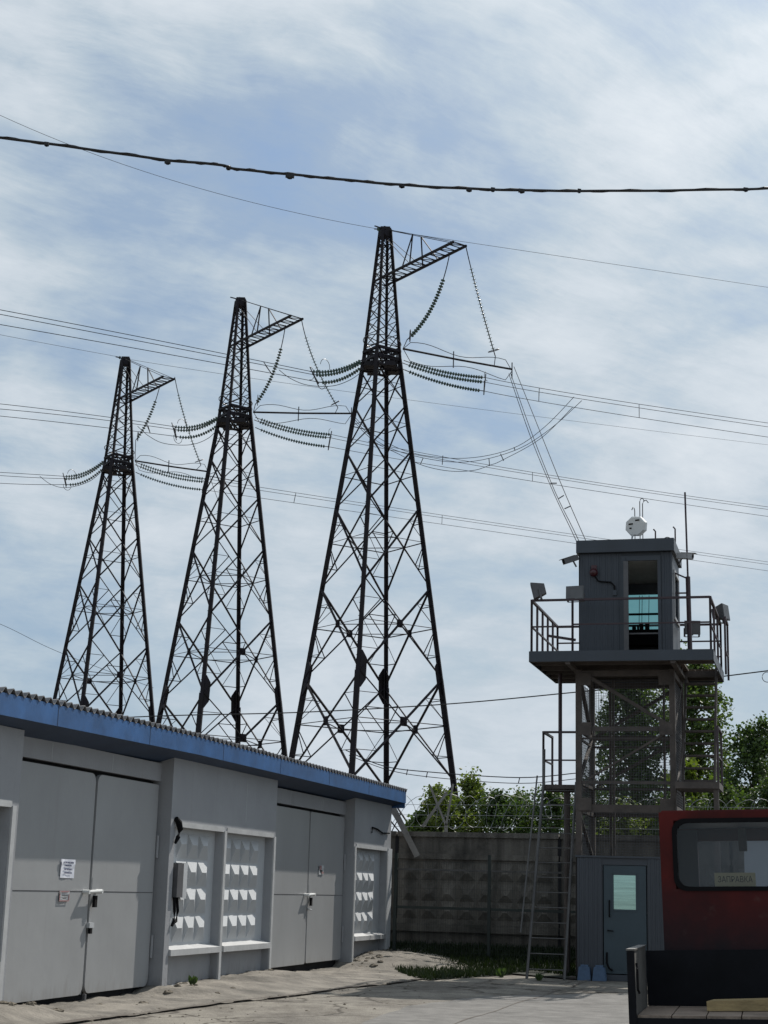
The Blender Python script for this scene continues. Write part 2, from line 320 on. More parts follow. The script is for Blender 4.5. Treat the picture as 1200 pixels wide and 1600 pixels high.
# ================================================================== GROUND
def ground_mat():
    m = bpy.data.materials.new('worn_concrete_yard'); m.use_nodes = True; t = m.node_tree; b = t.nodes['Principled BSDF']
    tn = t.nodes.new('ShaderNodeTexCoord')
    def nz(sc, det=8, ro=.6, st=(1, 1, 1)):
        mp = t.nodes.new('ShaderNodeMapping'); mp.inputs['Scale'].default_value = st; mp.inputs['Rotation'].default_value = (0, 0, radians(-15.4)); t.links.new(tn.outputs['Object'], mp.inputs[0])
        n = t.nodes.new('ShaderNodeTexNoise'); n.inputs['Scale'].default_value = sc; n.inputs['Detail'].default_value = det; n.inputs['Roughness'].default_value = ro
        t.links.new(mp.outputs[0], n.inputs['Vector']); return n.outputs['Fac']
    def rp(f, st):
        r = t.nodes.new('ShaderNodeValToRGB'); e = r.color_ramp.elements
        while len(e) < len(st): e.new(.5)
        for el, (p, c) in zip(e, st): el.position = p; el.color = (*c, 1)
        t.links.new(f, r.inputs[0]); return r.outputs[0]
    base = rp(nz(.7, 12, .72), [(.36, (.125, .115, .102)), (.5, (.185, .172, .150)), (.64, (.235, .220, .190))])
    grain = rp(nz(34, 8, .8), [(.36, (.62, .61, .60)), (.5, (.98, .98, .98)), (.64, (1.25, 1.24, 1.22))])
    stain = rp(nz(1.1, 12, .75, (1, .35, 1)), [(.46, (1.05, 1.04, 1.02)), (.56, (.80, .78, .76)), (.66, (.50, .47, .44))])
    vo = t.nodes.new('ShaderNodeTexVoronoi'); vo.feature = 'DISTANCE_TO_EDGE'; vo.inputs['Scale'].default_value = .42
    mp = t.nodes.new('ShaderNodeMapping'); t.links.new(tn.outputs['Object'], mp.inputs[0])
    nn = t.nodes.new('ShaderNodeTexNoise'); nn.inputs['Scale'].default_value = 1.4; nn.inputs['Detail'].default_value = 6; t.links.new(tn.outputs['Object'], nn.inputs['Vector'])
    ad = t.nodes.new('ShaderNodeMix'); ad.data_type = 'RGBA'; ad.blend_type = 'ADD'; ad.inputs[0].default_value = .9
    t.links.new(mp.outputs[0], ad.inputs[6]); t.links.new(nn.outputs['Color'], ad.inputs[7]); t.links.new(ad.outputs[2], vo.inputs['Vector'])
    crack = rp(vo.outputs['Distance'], [(.0, (.25, .23, .22)), (.022, (1, 1, 1))])
    last = base
    for c in (grain, stain, crack):
        x = t.nodes.new('ShaderNodeMix'); x.data_type = 'RGBA'; x.blend_type = 'MULTIPLY'; x.inputs[0].default_value = 1
        t.links.new(last, x.inputs[6]); t.links.new(c, x.inputs[7]); last = x.outputs[2]
    t.links.new(last, b.inputs['Base Color']); b.inputs['Roughness'].default_value = .93; b.inputs['Specular IOR Level'].default_value = .25
    bp = t.nodes.new('ShaderNodeBump'); bp.inputs['Strength'].default_value = .5; bp.inputs['Distance'].default_value = .03
    t.links.new(nz(14, 8, .7), bp.inputs['Height']); t.links.new(bp.outputs[0], b.inputs['Normal']); return m
M['ground'] = ground_mat()
M['grassdark'] = mat('dark_grass_soil', (.014, .018, .009), .95, var=.5, scale=3, bump=.8, bscale=20)
M['grassblade'] = leafmat('grass_blades', (.008, .016, .005), (.022, .034, .010), .15)
g = MB(); R_ = 4000; n_ = 24
xs = [-R_, -600, -150, -60] + [-30 + i * 2 for i in range(31)] + [60, 150, 600, R_]
ys = [-R_, -400, -60, -12] + [i * 2 for i in range(41)] + [120, 300, 900, R_]
vs = [(x, y, 0.015 * sin(x * .9 + y * .37) * cos(y * .6 - x * .2) if abs(x) < 31 and 0 <= y <= 80 else 0) for y in ys for x in xs]
nx = len(xs)
g.add(vs, [(j * nx + i, j * nx + i + 1, (j + 1) * nx + i + 1, (j + 1) * nx + i) for j in range(len(ys) - 1) for i in range(nx - 1)])
tag(g.build('ground', 'ground', smooth=True), kind='structure')

# ================================================================== GARAGE (local frame: s along wall, t outwards, z up)
YA = radians(15.4)
GA = Vector((-4.450424, 20.81817, 0)); DV = Vector((sin(YA), cos(YA), 0)); NV = Vector((cos(YA), -sin(YA), 0)); ZV = Vector((0, 0, 1))
def G(p): return GA + DV * p[0] + NV * p[1] + ZV * p[2]
def GB(): return MB(G)
# (x,y,z) = (s,t,z) is mirrored against world handedness: faces are flipped, harmless for two-sided closed boxes
garage = thing('garage_building', G((4, -3, 0)), 'long low grey garage block with blue fascia, corrugated roof and two double steel gates', 'garage')
sec = [(-12.0, -.25), (4.75, 9.8), (15.05, 18.15)]
gates = [(-.25, 4.75), (9.8, 15.05)]
ni = [(-5.2, -2.95), (-2.75, -.47), (4.95, 7.08), (7.26, 9.66), (15.25, 17.78)]
w = GB()
for (a, b) in sec: w.box(a, b, -.4, 0, 2.62, 3.60 if a > 0 else 3.52)
w.box(-12, -5.2, -.4, 0, -.1, 2.62)
for (a, b) in [(-2.95, -2.75), (-.47, -.25), (4.75, 4.95), (7.08, 7.26), (9.66, 9.8), (15.05, 15.25), (17.78, 18.15)]:
    w.box(a, b, -.4, -.001, -.1, 2.62)
for (a, b) in gates: w.box(a, b, -.4, -.2, 3.22, 3.50)
for (a, b) in ni: w.box(a, b, -.4, -.13, -.1, .56)
w.box(-12, 18.15, -6.2, -6.0, -.1, 3.45)         # rear wall
w.box(-12, -11.8, -6.0, -.4, -.1, 3.4); w.box(17.95, 18.15, -6.0, -.4, -.1, 3.4)
wall = w.build('wall', 'paint', garage)
# panel joints / putty seams on the wall face
for s0 in (.95, 2.9, 8.15, 11.2, 13.3): GB().box(s0, s0 + .012, (-.2 if (s0 < 4.7 or s0 > 9.8) else 0), (-.197 if (s0 < 4.7 or s0 > 9.8) else .003), 2.75 if 4.7 < s0 < 9.8 else 3.24, 3.47).build('wall_seam', 'panel', garage)
# bright trim beams and posts around niches
for (a, b) in ni:
    t_ = GB(); t_.box(a - .02, b + .02, -.14, .012, 2.54, 2.62)
    t_.build('niche_beam', 'whitepaint', garage)
    t_ = GB(); t_.hexa([(a + .004, -.149, .585), (b - .004, -.149, .585), (b - .004, .035, .575), (a + .004, .035, .575), (a + .004, -.149, .715), (b - .004, -.149, .715), (b - .004, .035, .668), (a + .004, .035, .668)])
    t_.build('niche_sill', 'whitepaint', garage)
    t_ = GB(); t_.box(a - .01, b + .01, -.17, .05, .10, .125); t_.build('base_strip', 'whitepaint', garage)
for s0 in (-.45, 7.085, 9.665, 15.07, 17.80):
    GB().box(s0, s0 + .10, .0, .028, .13, 2.56).build('niche_post', 'whitepaint', garage)
# relief panels: rows of hipped bumps
def relief(mb, s0, s1, t0, rows, cols, prot, back=-.4):
    mb.box(s0, s1, back + .02, t0, .56, 2.62)
    for z1 in rows:
        for c in cols:
            a, b, h = c, c + .455, .40
            z0 = z1 - h; zr = z1 - .175; m1 = a + .01; m2 = b - .245; t1 = t0 + prot
            vs = [(a, t0, z0), (b, t0, z0), (b, t0, z1), (a, t0, z1), (m1, t1, zr), (m2, t1, zr)]
            mb.add(vs, [(0, 1, 5, 4), (1, 2, 5), (2, 3, 4, 5), (3, 0, 4)])
rows = [2.46, 2.03, 1.60, 1.16]
for (a, b), end in zip(ni, [-3.4, -.80, 6.80, 9.30, 17.22]):
    mb = GB(); cols = []; c = end - .46
    while c > a + .02: cols.append(c); c -= .475
    relief(mb, a - .02, b + .02, -.15, rows, cols, .085)
    mb.build('relief_panel', 'panel', garage)
# gates
def rounded_leaf(s0, s1, z0, z1, t0, t1, r=.10, corners=(1, 1, 1, 1)):
    pts = []
    for (cx_, cz_, a0, on) in [(s0, z0, pi, corners[0]), (s1, z0, 1.5 * pi, corners[1]), (s1, z1, 0, corners[2]), (s0, z1, .5 * pi, corners[3])]:
        if not on: pts.append((cx_, cz_)); continue
        ox = cx_ + (r if cx_ == s0 else -r); oz = cz_ + (r if cz_ == z0 else -r)
        for k in range(5): a = a0 + k * pi / 8; pts.append((ox + r * cos(a), oz + r * sin(a)))
    n = len(pts); mb = GB()
    mb.add([(p[0], t0, p[1]) for p in pts] + [(p[0], t1, p[1]) for p in pts],
           [tuple(range(n)), tuple(range(2 * n - 1, n - 1, -1))] + [(i, (i + 1) % n, n + (i + 1) % n, n + i) for i in range(n)])
    return mb
for gi, (a, b) in enumerate(gates):
    GB().box(a + .01, b - .01, -.39, -.33, -.1, 3.21).build('gate_backing', 'darkgap', garage)
    mid = a + (2.68 if gi == 0 else 2.72); zlo = .13 if gi == 0 else .19
    for k, (l, r) in enumerate([(a + .10, mid - .035), (mid + .035, b - .07)]):
        lf = rounded_leaf(l, r, zlo + .01 * k, 3.165, -.262, -.205, .13 if gi == 0 else .05, (0, 1, 1, 0) if k == 0 else (1, 1, 0, 1))
        leaf = lf.build('gate_leaf', 'leaf', garage)
        st = GB(); zb = 1.53
        st.box(l + .02, r - .02 - (.55 if k == 1 and gi == 0 else 0), -.2045, -.200, zb, zb + .19)
        st.build('weld_strip', 'leaf', leaf)
        GB().box(l + .01, r - .01, -.2045, -.2025, zb - .014, zb - .002).build('seam', 'midgrey', leaf)
        hx = r + .02 if k == 1 else l - .02
        for hz_ in (.72, 2.22):
            GB().tube([(hx, -.185, hz_ - .17), (hx, -.185, hz_ + .17)], .022, 8).build('hinge', 'paint', leaf)
        if k == 1:
            mb = GB(); mb.tube([(mid - .22, -.12, zb - .01), (mid + .20, -.12, zb + .005)], .024, 8)
            mb.tube([(mid - .22, -.2, zb - .01), (mid - .22, -.10, zb - .01)], .03, 8); mb.tube([(mid + .20, -.2, zb), (mid + .20, -.10, zb)], .03, 8)
            mb.build('bolt_bar', 'white', leaf)
            GB().box(mid + .03, mid + .11, -.17, -.13, zb - .22, zb - .06).build('padlock', 'black', leaf)
            if gi == 0:
                GB().box(mid - .05, mid + .10, -.20, -.15, zb - .50, zb - .43).build('hasp', 'lightgrey', leaf)
                GB().box(mid - .01, mid + .05, -.19, -.15, zb - .58, zb - .50).build('padlock', 'black', leaf)
            else: GB().tube([(mid + .02, -.2, zb - .28), (mid + .12, -.15, zb - .30)], .018, 6).build('handle', 'lightgrey', leaf)
            if gi == 0: GB().box(mid - .03, mid + .02, -.20, -.16, -.02, .14).build('floor_bolt', 'midgrey', leaf)
    GB().box(mid - .034, mid + .002, -.275, -.235, zlo, 3.1).build('meeting_bar', 'paint', garage)
# soffit, fascia, roof
TF = .30
def sag(s_): return -.012 * min(8, max(0, 5 - s_))          # the eave droops a little towards the near end
sf_ = GB(); f = GB()
for (a, b) in [(-12.4, -3.0), (-3.0, 5.0), (5.0, 18.32)]:
    for mb_, t0, t1, za, zb, zc, zd in ((sf_, -.25, TF - .021, 3.525, 3.675, 3.56, 3.71), (f, TF - .019, TF, 3.665, 3.665, 3.935, 3.935)):
        da, db = sag(a), sag(b)
        mb_.hexa([(a, t0, za + da), (b, t0, za + db), (b, t1, zb + db), (a, t1, zb + da), (a, t0, zc + da), (b, t0, zc + db), (b, t1, zd + db), (a, t1, zd + da)])
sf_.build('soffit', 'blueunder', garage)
f.box(18.30, 18.32, -6.4, TF - .0195, 3.55, 3.92); f.build('fascia', 'fascia', garage)
for s_ in (-5.9, -2.95, .05, 3.05, 6.1, 9.05, 12.1, 15.05):
    GB().box(s_, s_ + .014, TF + .0005, TF + .003, 3.668 + sag(s_), 3.932 + sag(s_)).build('fascia_joint', 'blueunder', garage)
rf = GB(); vs = []; fs = []; per = .2; nseg = int((18.42 + 12.4) / (per / 8)); tt = [TF + .012, -2.0, -6.45]
for i in range(nseg + 1):
    s_ = -12.4 + i * per / 8; zc = .038 * cos(2 * pi * s_ / per)
    for k, t in enumerate(tt):
        zb = 3.972 + sag(s_) - .06 * (TF + .012 - t); vs.append((s_, t, zb + zc)); vs.append((s_, t, zb + zc - .012))
m6 = 2 * len(tt)
for i in range(nseg):
    for k in range(len(tt) - 1):
        o = i * m6 + 2 * k; fs += [(o, o + 2, o + m6 + 2, o + m6), (o + 1, o + m6 + 1, o + m6 + 3, o + 3)]
    o = i * m6; fs.append((o, o + m6, o + m6 + 1, o + 1)); o = i * m6 + 2 * (len(tt) - 1); fs.append((o, o + 1, o + m6 + 1, o + m6))
rf.add(vs, fs); rf.build('roof', 'asbestos', garage)
# junction box with cables in the niche beside gate
jb = GB(); jb.box(5.00, 5.24, -.10, .06, 1.46, 1.98); jb.build('junction_box', 'midgrey', garage)
GB().box(5.25, 5.50, -.12, .02, 1.44, 1.99).build('junction_box_door', 'panel', garage)
cb = GB(); cb.tube([(5.05, 0, 1.46), (5.05, .02, 1.25), (5.02, .03, 1.10), (4.97, .02, 1.03)], .024, 8); cb.tube([(5.16, 0, 1.46), (5.18, .02, 1.25), (5.11, .03, 1.10), (4.99, .02, 1.06)], .024, 8)
cb.build('junction_cable', 'black', garage)
GB().tube([(4.88, .03, 2.66), (4.96, .05, 2.60), (5.0, .06, 2.50), (4.96, .05, 2.38), (4.9, .03, 2.28)], [.04, .05, .05, .035, .02], 8).build('cable_gland', 'black', garage)
cb = GB(); cb.tube([(16.4, .02, 3.02 - .12), (16.4, .03, 3.02), (16.8, .03, 3.0), (17.3, .03, 2.93), (17.9, .03, 2.95)], .018, 6); cb.build('wall_cable', 'black', garage)
GB().box(17.86, 18.19, -.38, .03, .1, 2.6).build('corner_plate', 'panel', garage)

# notices on the gate leaves
def notice(name, label, s0, s1, z0, z1, m, t=-.1985):
    o = thing(name, G(((s0 + s1) / 2, t, z0)), label, 'notice')
    mb = GB(); s_ = []; nn = 4
    for i in range(nn + 1):
        for j in range(nn + 1):
            u_, v_ = i / nn, j / nn; s_.append((s0 + (s1 - s0) * u_, t + .006 + .012 * ((u_ - .5) ** 2 * 4 * (v_ > .6) + .3 * sin(u_ * 7 + v_ * 3)), z0 + (z1 - z0) * v_))
    mb.add(s_, [(i * 5 + j, (i + 1) * 5 + j, (i + 1) * 5 + j + 1, i * 5 + j + 1) for i in range(4) for j in range(4)])
    mb.add([(s0, t, z0), (s1, t, z0), (s1, t, z1), (s0, t, z1)], [(0, 1, 2, 3)])
    mb.build('sheet', m, o); return o
nb = notice('paper_notice', 'white paper notice in a plastic sleeve with four dark lines, left leaf of nearest gate', 1.44, 1.86, 1.70, 1.95, 'paper')
for (zc, half, h) in [(1.907, .15, .022), (1.866, .095, .02), (1.815, .115, .022), (1.767, .115, .02)]:
    mb = GB(); s_ = 1.65 - half; k = 0
    while s_ < 1.65 + half:
        wch = .014 + .004 * ((k * 7) % 3); mb.box(s_, s_ + .004, -.184, -.181, zc - h / 2, zc + h / 2)
        mb.box(s_ + .0041, s_ + wch, -.184, -.181, zc + (h / 2 - .006 if k % 3 else -.003), zc + (h / 2 if k % 3 else .003))
        if k % 2: mb.box(s_ + wch - .0039, s_ + wch + .001, -.1835, -.1815, zc - h / 2, zc + h / 2)
        s_ += wch + .007; k += 1
    mb.build('printed_line', 'ink', nb)
nr = notice('red_framed_notice', 'small faded notice with a red frame below the white paper on the gate', 1.46, 1.74, 1.395, 1.525, 'lightgrey')
mb = GB(); mb.box(1.45, 1.75, -.186, -.183, 1.51, 1.53); mb.box(1.45, 1.75, -.186, -.183, 1.39, 1.405); mb.box(1.45, 1.475, -.186, -.183, 1.4055, 1.5095); mb.box(1.73, 1.75, -.186, -.183, 1.4055, 1.5095)
mb.build('red_frame', 'redink', nr)
mb = GB(); mb.box(1.51, 1.70, -.184, -.1825, 1.462, 1.472); mb.box(1.53, 1.68, -.184, -.1825, 1.432, 1.44); mb.build('printed_line', 'midgrey', nr)
nt_ = notice('torn_notice', 'torn red and grey sticker remains on the right leaf of the farther gate', 13.18, 13.50, 1.93, 2.12, 'panel')
mb = GB(); mb.box(13.20, 13.34, -.184, -.182, 2.03, 2.11); mb.box(13.36, 13.48, -.184, -.182, 1.95, 1.99); mb.build('red_patch', 'redink', nt_)
mb = GB(); mb.box(13.25, 13.42, -.186, -.1845, 1.98, 2.02); mb.build('dark_patch', 'black', nt_)

# apron: uneven concrete/dirt shelf along the wall foot
def apron_T(s): return (1.0 + .10 * max(0, s) + .05 * sin(s * 1.3) + (max(0, s - 13) * .18))
def apron_z(s, t):
    T_ = apron_T(s)
    if t >= T_: return -.06
    base = .10 + .05 * (sin(s * .7 + 1) * .5 + .5) + (.14 * min(1, (s - 15) / 1.5) if s > 15 else 0)
    k = 1 if t < .35 else max(0, 1 - (t - .35) / (T_ - .35)); k = k * k * (3 - 2 * k)
    for (ga, gb_) in gates:
        if ga < s < gb_: base *= .12 + .88 * (1 - min(1, min(s - ga, gb_ - s) / .5))
    end = 1 if s < 18.6 else max(0, 1 - (s - 18.6) / 1.8)
    return (base * k + .018 * sin(s * 5.1 + t * 3) * sin(t * 4.3 + s) * k + .035) * end + (.008 * sin(s * 13.7 + t * 9.1) + .008 * sin(s * 23.1 - t * 17.3) + .006 * sin(s * 41.3 + t * 31.7)) * k
ap = GB(); ss = [-12 + i * .12 for i in range(int((21.2 + 12) / .12))]; NT = 30; ts = [-.3 + i * .17 for i in range(NT)]
ap.add([(s, t, apron_z(s, t)) for s in ss for t in ts], [(i * NT + j, (i + 1) * NT + j, (i + 1) * NT + j + 1, i * NT + j + 1) for i in range(len(ss) - 1) for j in range(NT - 1)])
M['apron'] = mat('crumbling_concrete_apron', (.190, .172, .145), .95, var=.5, scale=1.6, bump=1.0, bscale=16, stain=.6)
tag(ap.build('concrete_apron', 'apron', smooth=True), kind='structure')
# rut / seam between the apron and the yard
rr = random.Random(3)
def joint(line, w0, w1, z):
    rt = MB(); vs = []
    for i, p in enumerate(line):
        d = (line[min(i + 1, len(line) - 1)] - line[max(0, i - 1)]).normalized(); sd = Vector((d.y, -d.x, 0)); a = w0 + (w1 - w0) * rr.random()
        q = p + sd * rr.uniform(-.02, .02); vs += [(q.x - sd.x * a, q.y - sd.y * a, z), (q.x + sd.x * a, q.y + sd.y * a, z)]
    rt.add(vs, [(2 * i, 2 * i + 1, 2 * i + 3, 2 * i + 2) for i in range(len(line) - 1)])
    tag(rt.build('ground_joint', 'rut'), kind='structure')
M['rut'] = mat('dark_joint_filling', (.10, .085, .07), .95, var=.4, scale=5)
joint([G((s_ * .3, apron_T(s_ * .3) + .03, 0)) for s_ in range(-30, 58)], .04, .09, .024)
joint([G((10.5, t_ * .35, 0)) + DV * .05 * sin(t_) for t_ in range(7, 40)], .008, .02, .0235)
joint([G((s_ * .4, 5.2, 0)) + NV * .04 * sin(s_ * .7) for s_ in range(-20, 40)], .008, .02, .0245)
joint([G((5.5 + .1 * t_, 1.8 + t_ * .3, 0)) + DV * .12 * sin(t_ * .8) for t_ in range(0, 22)], .005, .016, .025)
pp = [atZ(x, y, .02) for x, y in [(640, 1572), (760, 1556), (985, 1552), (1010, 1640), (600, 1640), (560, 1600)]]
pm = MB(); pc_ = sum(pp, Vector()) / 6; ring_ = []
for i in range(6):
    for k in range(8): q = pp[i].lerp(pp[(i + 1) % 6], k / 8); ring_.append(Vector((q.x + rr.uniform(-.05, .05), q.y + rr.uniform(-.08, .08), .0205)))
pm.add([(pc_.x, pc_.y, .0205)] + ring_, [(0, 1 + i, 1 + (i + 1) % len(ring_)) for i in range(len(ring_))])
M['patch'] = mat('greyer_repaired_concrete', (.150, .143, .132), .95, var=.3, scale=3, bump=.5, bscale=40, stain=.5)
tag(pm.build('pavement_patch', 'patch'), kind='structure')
# rubble lumps at the wall foot by gate corner
def lump(loc, r, seed):
    rr = random.Random(seed); vs = []; fs = []; n = 7
    for i in range(4):
        ph = (i / 3) * pi * .5
        for j in range(n):
            a = 2 * pi * j / n; k = r * (0.75 + .5 * rr.random()); vs.append((loc[0] + cos(a) * cos(ph) * k * 1.2, loc[1] + sin(a) * cos(ph) * k, loc[2] + sin(ph) * k * .6))
    for i in range(3):
        for j in range(n): fs.append((i * n + j, i * n + (j + 1) % n, (i + 1) * n + (j + 1) % n, (i + 1) * n + j))
    return vs, fs
rb = MB()
for i in range(60):
    s_ = rr.choice([rr.gauss(5.0, .5), rr.gauss(-.3, .4), rr.uniform(-1, 20), rr.gauss(15.3, .4)]); t_ = abs(rr.gauss(.15, .3)) - .05
    p = G((s_, t_, apron_z(s_, t_) - .01)); v_, f_ = lump(p, rr.uniform(.02, .08), i); rb.add(v_, f_)
for i in range(420):
    p = Vector((rr.uniform(-4.5, 6), rr.uniform(19, 33), .0)) if i % 3 else G((rr.uniform(-1, 19), rr.uniform(.3, 2.6), .03)); v_, f_ = lump(p, rr.uniform(.006, .022), 500 + i); rb.add(v_, f_)
tag(rb.build('rubble', 'dirt', smooth=False), 'crumbs of concrete and dirt scattered along the foot of the garage wall', 'rubble', kind='stuff')

# ================================================================== WATCHTOWER (a right, b away, z up)
P0 = Vector((4.21744, 33.76355, 0))
def T(p): return P0 + NV * p[0] + DV * p[1] + ZV * p[2]
def TB(): return MB(T)
wt = thing('watchtower', T((1, 1, 0)), 'steel guard watchtower with dark blue-grey cabin on a railed deck, caged legs', 'watchtower')
# legs and frame
LX, LB = 1.95, 2.05
for (a, b) in [(0, 0), (LX, 0), (0, LB), (LX, LB)]:
    sx = 1 if a == 0 else -1; sy = 1 if b == 0 else -1
    mb = TB(); mb.box(a - .06, a + .06, b - .06, b + .06, 0, 6.30); mb.box(a - .2, a + .2, b - .2, b + .2, 0, .05)
    mb.build('tower_leg', 'wtsteel', wt)
def hbeam(z, w_, h_):
    mb = TB()
    for b in (0, LB): mb.box(.061, LX - .061, b - w_ / 2, b + w_ / 2, z - h_ / 2, z + h_ / 2)
    for a in (0, LX): mb.box(a - w_ / 2, a + w_ / 2, .061, LB - .061, z - h_ / 2, z + h_ / 2)
    mb.build('frame_beam', 'wtsteel', wt)
hbeam(3.42, .08, .16); hbeam(3.95, .06, .06); hbeam(5.06, .06, .10); hbeam(4.86, .04, .04); hbeam(6.22, .10, .12)
for (p, q, wd_) in [((.15, -.02, 6.2), (LX - .1, -.02, 5.15), .09), ((LX - .1, -.02, 5.0), (.2, -.02, 4.02), .05), ((.0, .1, 6.2), (0, LB - .1, 5.1), .08), ((LX, .1, 5.0), (LX, LB - .1, 6.15), .08),
                    ((0, LB - .1, 5.0), (0, .1, 4.0), .07), ((.1, LB, 5.1), (LX - .1, LB, 6.15), .08), ((LX - .1, LB, 5.0), (.1, LB, 4.0), .07), ((0, .1, 3.3), (0, LB - .1, 2.5), .07)]:
    TB().bar(p, q, wd_, wd_ * .8).build('brace', 'wtsteel', wt)
# gusset plates
for (a, z) in [(.13, 5.06), (LX - .13, 5.06), (.13, 3.5), (LX - .13, 3.5), (.13, 6.1), (LX - .13, 6.1)]: TB().box(a - .14, a + .14, -.075, -.065, z - .13, z + .13).build('gusset_plate', 'wtsteel', wt)
# inner secondary posts
for (a, b) in [(.42, LB - .1), (.62, .9), (1.75, .3), (1.78, LB - .4)]:
    TB().box(a - .025, a + .025, b - .025, b + .025, 2.45, 6.2).build('inner_post', 'wtsteel', wt)
# mesh cage: fine welded mesh on four sides
def meshpanel(mb, o, u, ul, v, vl, su, sv, r):
    o = Vector(o); u = Vector(u); v = Vector(v)
    for i in range(int(ul / su) + 1): mb.bar(o + u * (i * su), o + u * (i * su) + v * vl, r, r)
    for i in range(int(vl / sv) + 1): mb.bar(o + v * (i * sv), o + v * (i * sv) + u * ul, r, r)
for (o, u, ul) in [((.09, LB + .05, 2.5), (1, 0, 0), LX - .18), ((.09, -.03, 2.5), (1, 0, 0), LX - .18), ((-.03, .1, 2.5), (0, 1, 0), LB - .2), ((LX + .03, .1, 2.5), (0, 1, 0), LB - .2)]:
    mb = TB(); meshpanel(mb, o, u, ul, (0, 0, 1), 3.6, .055, .055, .0045); mb.build('mesh_panel', 'mesh', wt)
# deck
A0, A1, B0, B1 = -.89, 2.85, -.9, 2.6
fa = TB(); fa.box(A0, A1, B0 - .02, B0, 6.36, 6.58); fa.box(A0, A1, B1, B1 + .02, 6.36, 6.58); fa.box(A0 - .02, A0, B0, B1, 6.36, 6.58); fa.box(A1, A1 + .02, B0, B1, 6.36, 6.58)
fa.build('deck_fascia', 'cabin', wt)
dk = TB()
a = A0 + .01
while a < A1 - .12:
    if 2.10 < a < 2.75: dk.box(a, a + .135, B0 + .005, .55, 6.50, 6.54); dk.box(a, a + .135, 1.75, B1 - .005, 6.50, 6.54)
    else: dk.box(a, a + .135, B0 + .005, B1 - .005, 6.50, 6.54)
    a += .145
dk.build('deck_boards', 'deckwood', wt)
jo = TB()
for b in (-.75, -.3, .5, 1.1, 1.8, 2.4): jo.box(A0 + .01, A1 - .01 if b < .5 or b > 1.7 else 2.08, b - .05, b + .05, 6.37, 6.497)
for a in (-.1, 2.05): jo.box(a - .05, a + .05, B0 + .01, B1 - .01, 6.305, 6.365)
jo.build('deck_joists', 'wtsteel', wt)
# railing
def railrun(p, q, n, parent, name='railing', zt=1.08, mid=(.52,), r=.026, m='rail'):
    p = Vector(p); q = Vector(q); mb = TB()
    for i in range(n + 1):
        a = p.lerp(q, i / n); mb.bar(a, a + Vector((0, 0, zt)), r * 1.7, r * 1.7)
    mb.bar(p + Vector((0, 0, zt)), q + Vector((0, 0, zt)), r * 2.1, r * 1.7)
    for h in mid: mb.bar(p + Vector((0, 0, h)), q + Vector((0, 0, h)), r * 1.2, r * 1.2)
    return mb.build(name, m, parent)
railrun((A0 + .03, B0 + .03, 6.58), (.0, B0 + .03, 6.58), 1, wt)
railrun((.0, B0 + .03, 6.58), (A1 - .03, B0 + .03, 6.58), 1, wt, mid=(.56,))
railrun((A0 + .03, B0 + .03, 6.58), (A0 + .03, B1 - .03, 6.58), 5, wt)
railrun((A1 - .03, B0 + .03, 6.58), (A1 - .03, B1 - .03, 6.58), 3, wt)
railrun((A0 + .03, B1 - .03, 6.58), (A1 - .03, B1 - .03, 6.58), 4, wt, mid=(.35, .7))
railrun((A1 + .12, 1.6, 6.40), (A1 + .12, 2.6, 6.40), 1, wt, zt=1.25)
# cabin
CA0, CA1, CB0, CB1, CZ0, CZ1 = .05, 2.0, -.15, 1.55, 6.541, 8.78
DA0, DA1 = 1.03, 1.70
def ribsheet(mb, o, u, L_, z0, z1, nrm, per=.12, amp=.009):
    o = Vector(o); u = Vector(u); nrm = Vector(nrm); k = 0; a = 0; pr = []
    while a < L_ - 1e-6:
        for (f_, h) in ((0, 0), (.55, 0), (.65, amp), (.9, amp), (1, 0)):
            if a + f_ * per <= L_: pr.append((a + f_ * per, h))
        a += per
    pr.append((L_, 0)); vs = []
    for (x, h) in pr:
        q = o + u * x + nrm * (h + .02); vs += [(q.x, q.y, z0), (q.x, q.y, z1)]
    mb.add(vs, [(2 * i, 2 * i + 2, 2 * i + 3, 2 * i + 1) for i in range(len(pr) - 1)])
cbn = TB()
cbn.box(CA0, DA0, CB0, CB0 + .06, CZ0, CZ1); cbn.box(DA1, CA1, CB0, CB0 + .06, CZ0, CZ1)
cbn.box(DA0, DA1, CB0, CB0 + .06, 8.62, CZ1)
cbn.box(CA0, CA0 + .06, CB0 + .061, CB1 - .061, CZ0, CZ1)
# right wall with tall window, rear wall with wide window
cbn.box(CA1 - .06, CA1, CB0 + .061, CB0 + .35, CZ0, CZ1); cbn.box(CA1 - .06, CA1, CB1 - .3, CB1 - .061, CZ0, CZ1); cbn.box(CA1 - .06, CA1, CB0 + .351, CB1 - .301, CZ0, 7.45); cbn.box(CA1 - .06, CA1, CB0 + .351, CB1 - .301, 8.4, CZ1)
cbn.box(CA0, CA1, CB1 - .06, CB1, CZ0, 7.32); cbn.box(CA0, CA1, CB1 - .06, CB1, 8.18, CZ1)
cbn.box(CA0, .55, CB1 - .06, CB1, 7.321, 8.179); cbn.box(1.78, CA1, CB1 - .06, CB1, 7.321, 8.179)
cabin = cbn.build('cabin_wall', 'cabin', wt)
cl = TB(); ribsheet(cl, (CA0, CB0, 0), (1, 0, 0), .90, CZ0, CZ1 - .01, (0, -1, 0)); ribsheet(cl, (CA0, CB0 - .02, 0), (0, 1, 0), 1.7, CZ0, CZ1 - .01, (-1, 0, 0))
ribsheet(cl, (DA1 + .08, CB0, 0), (1, 0, 0), .22, CZ0, CZ1 - .01, (0, -1, 0), .11)
cl.build('cladding', 'cabin', wt)
TB().box(CA0 - .06, CA1 + .06, CB0 - .14, CB1 + .1, 8.781, 9.05).build('cabin_roof', 'cabin', wt)
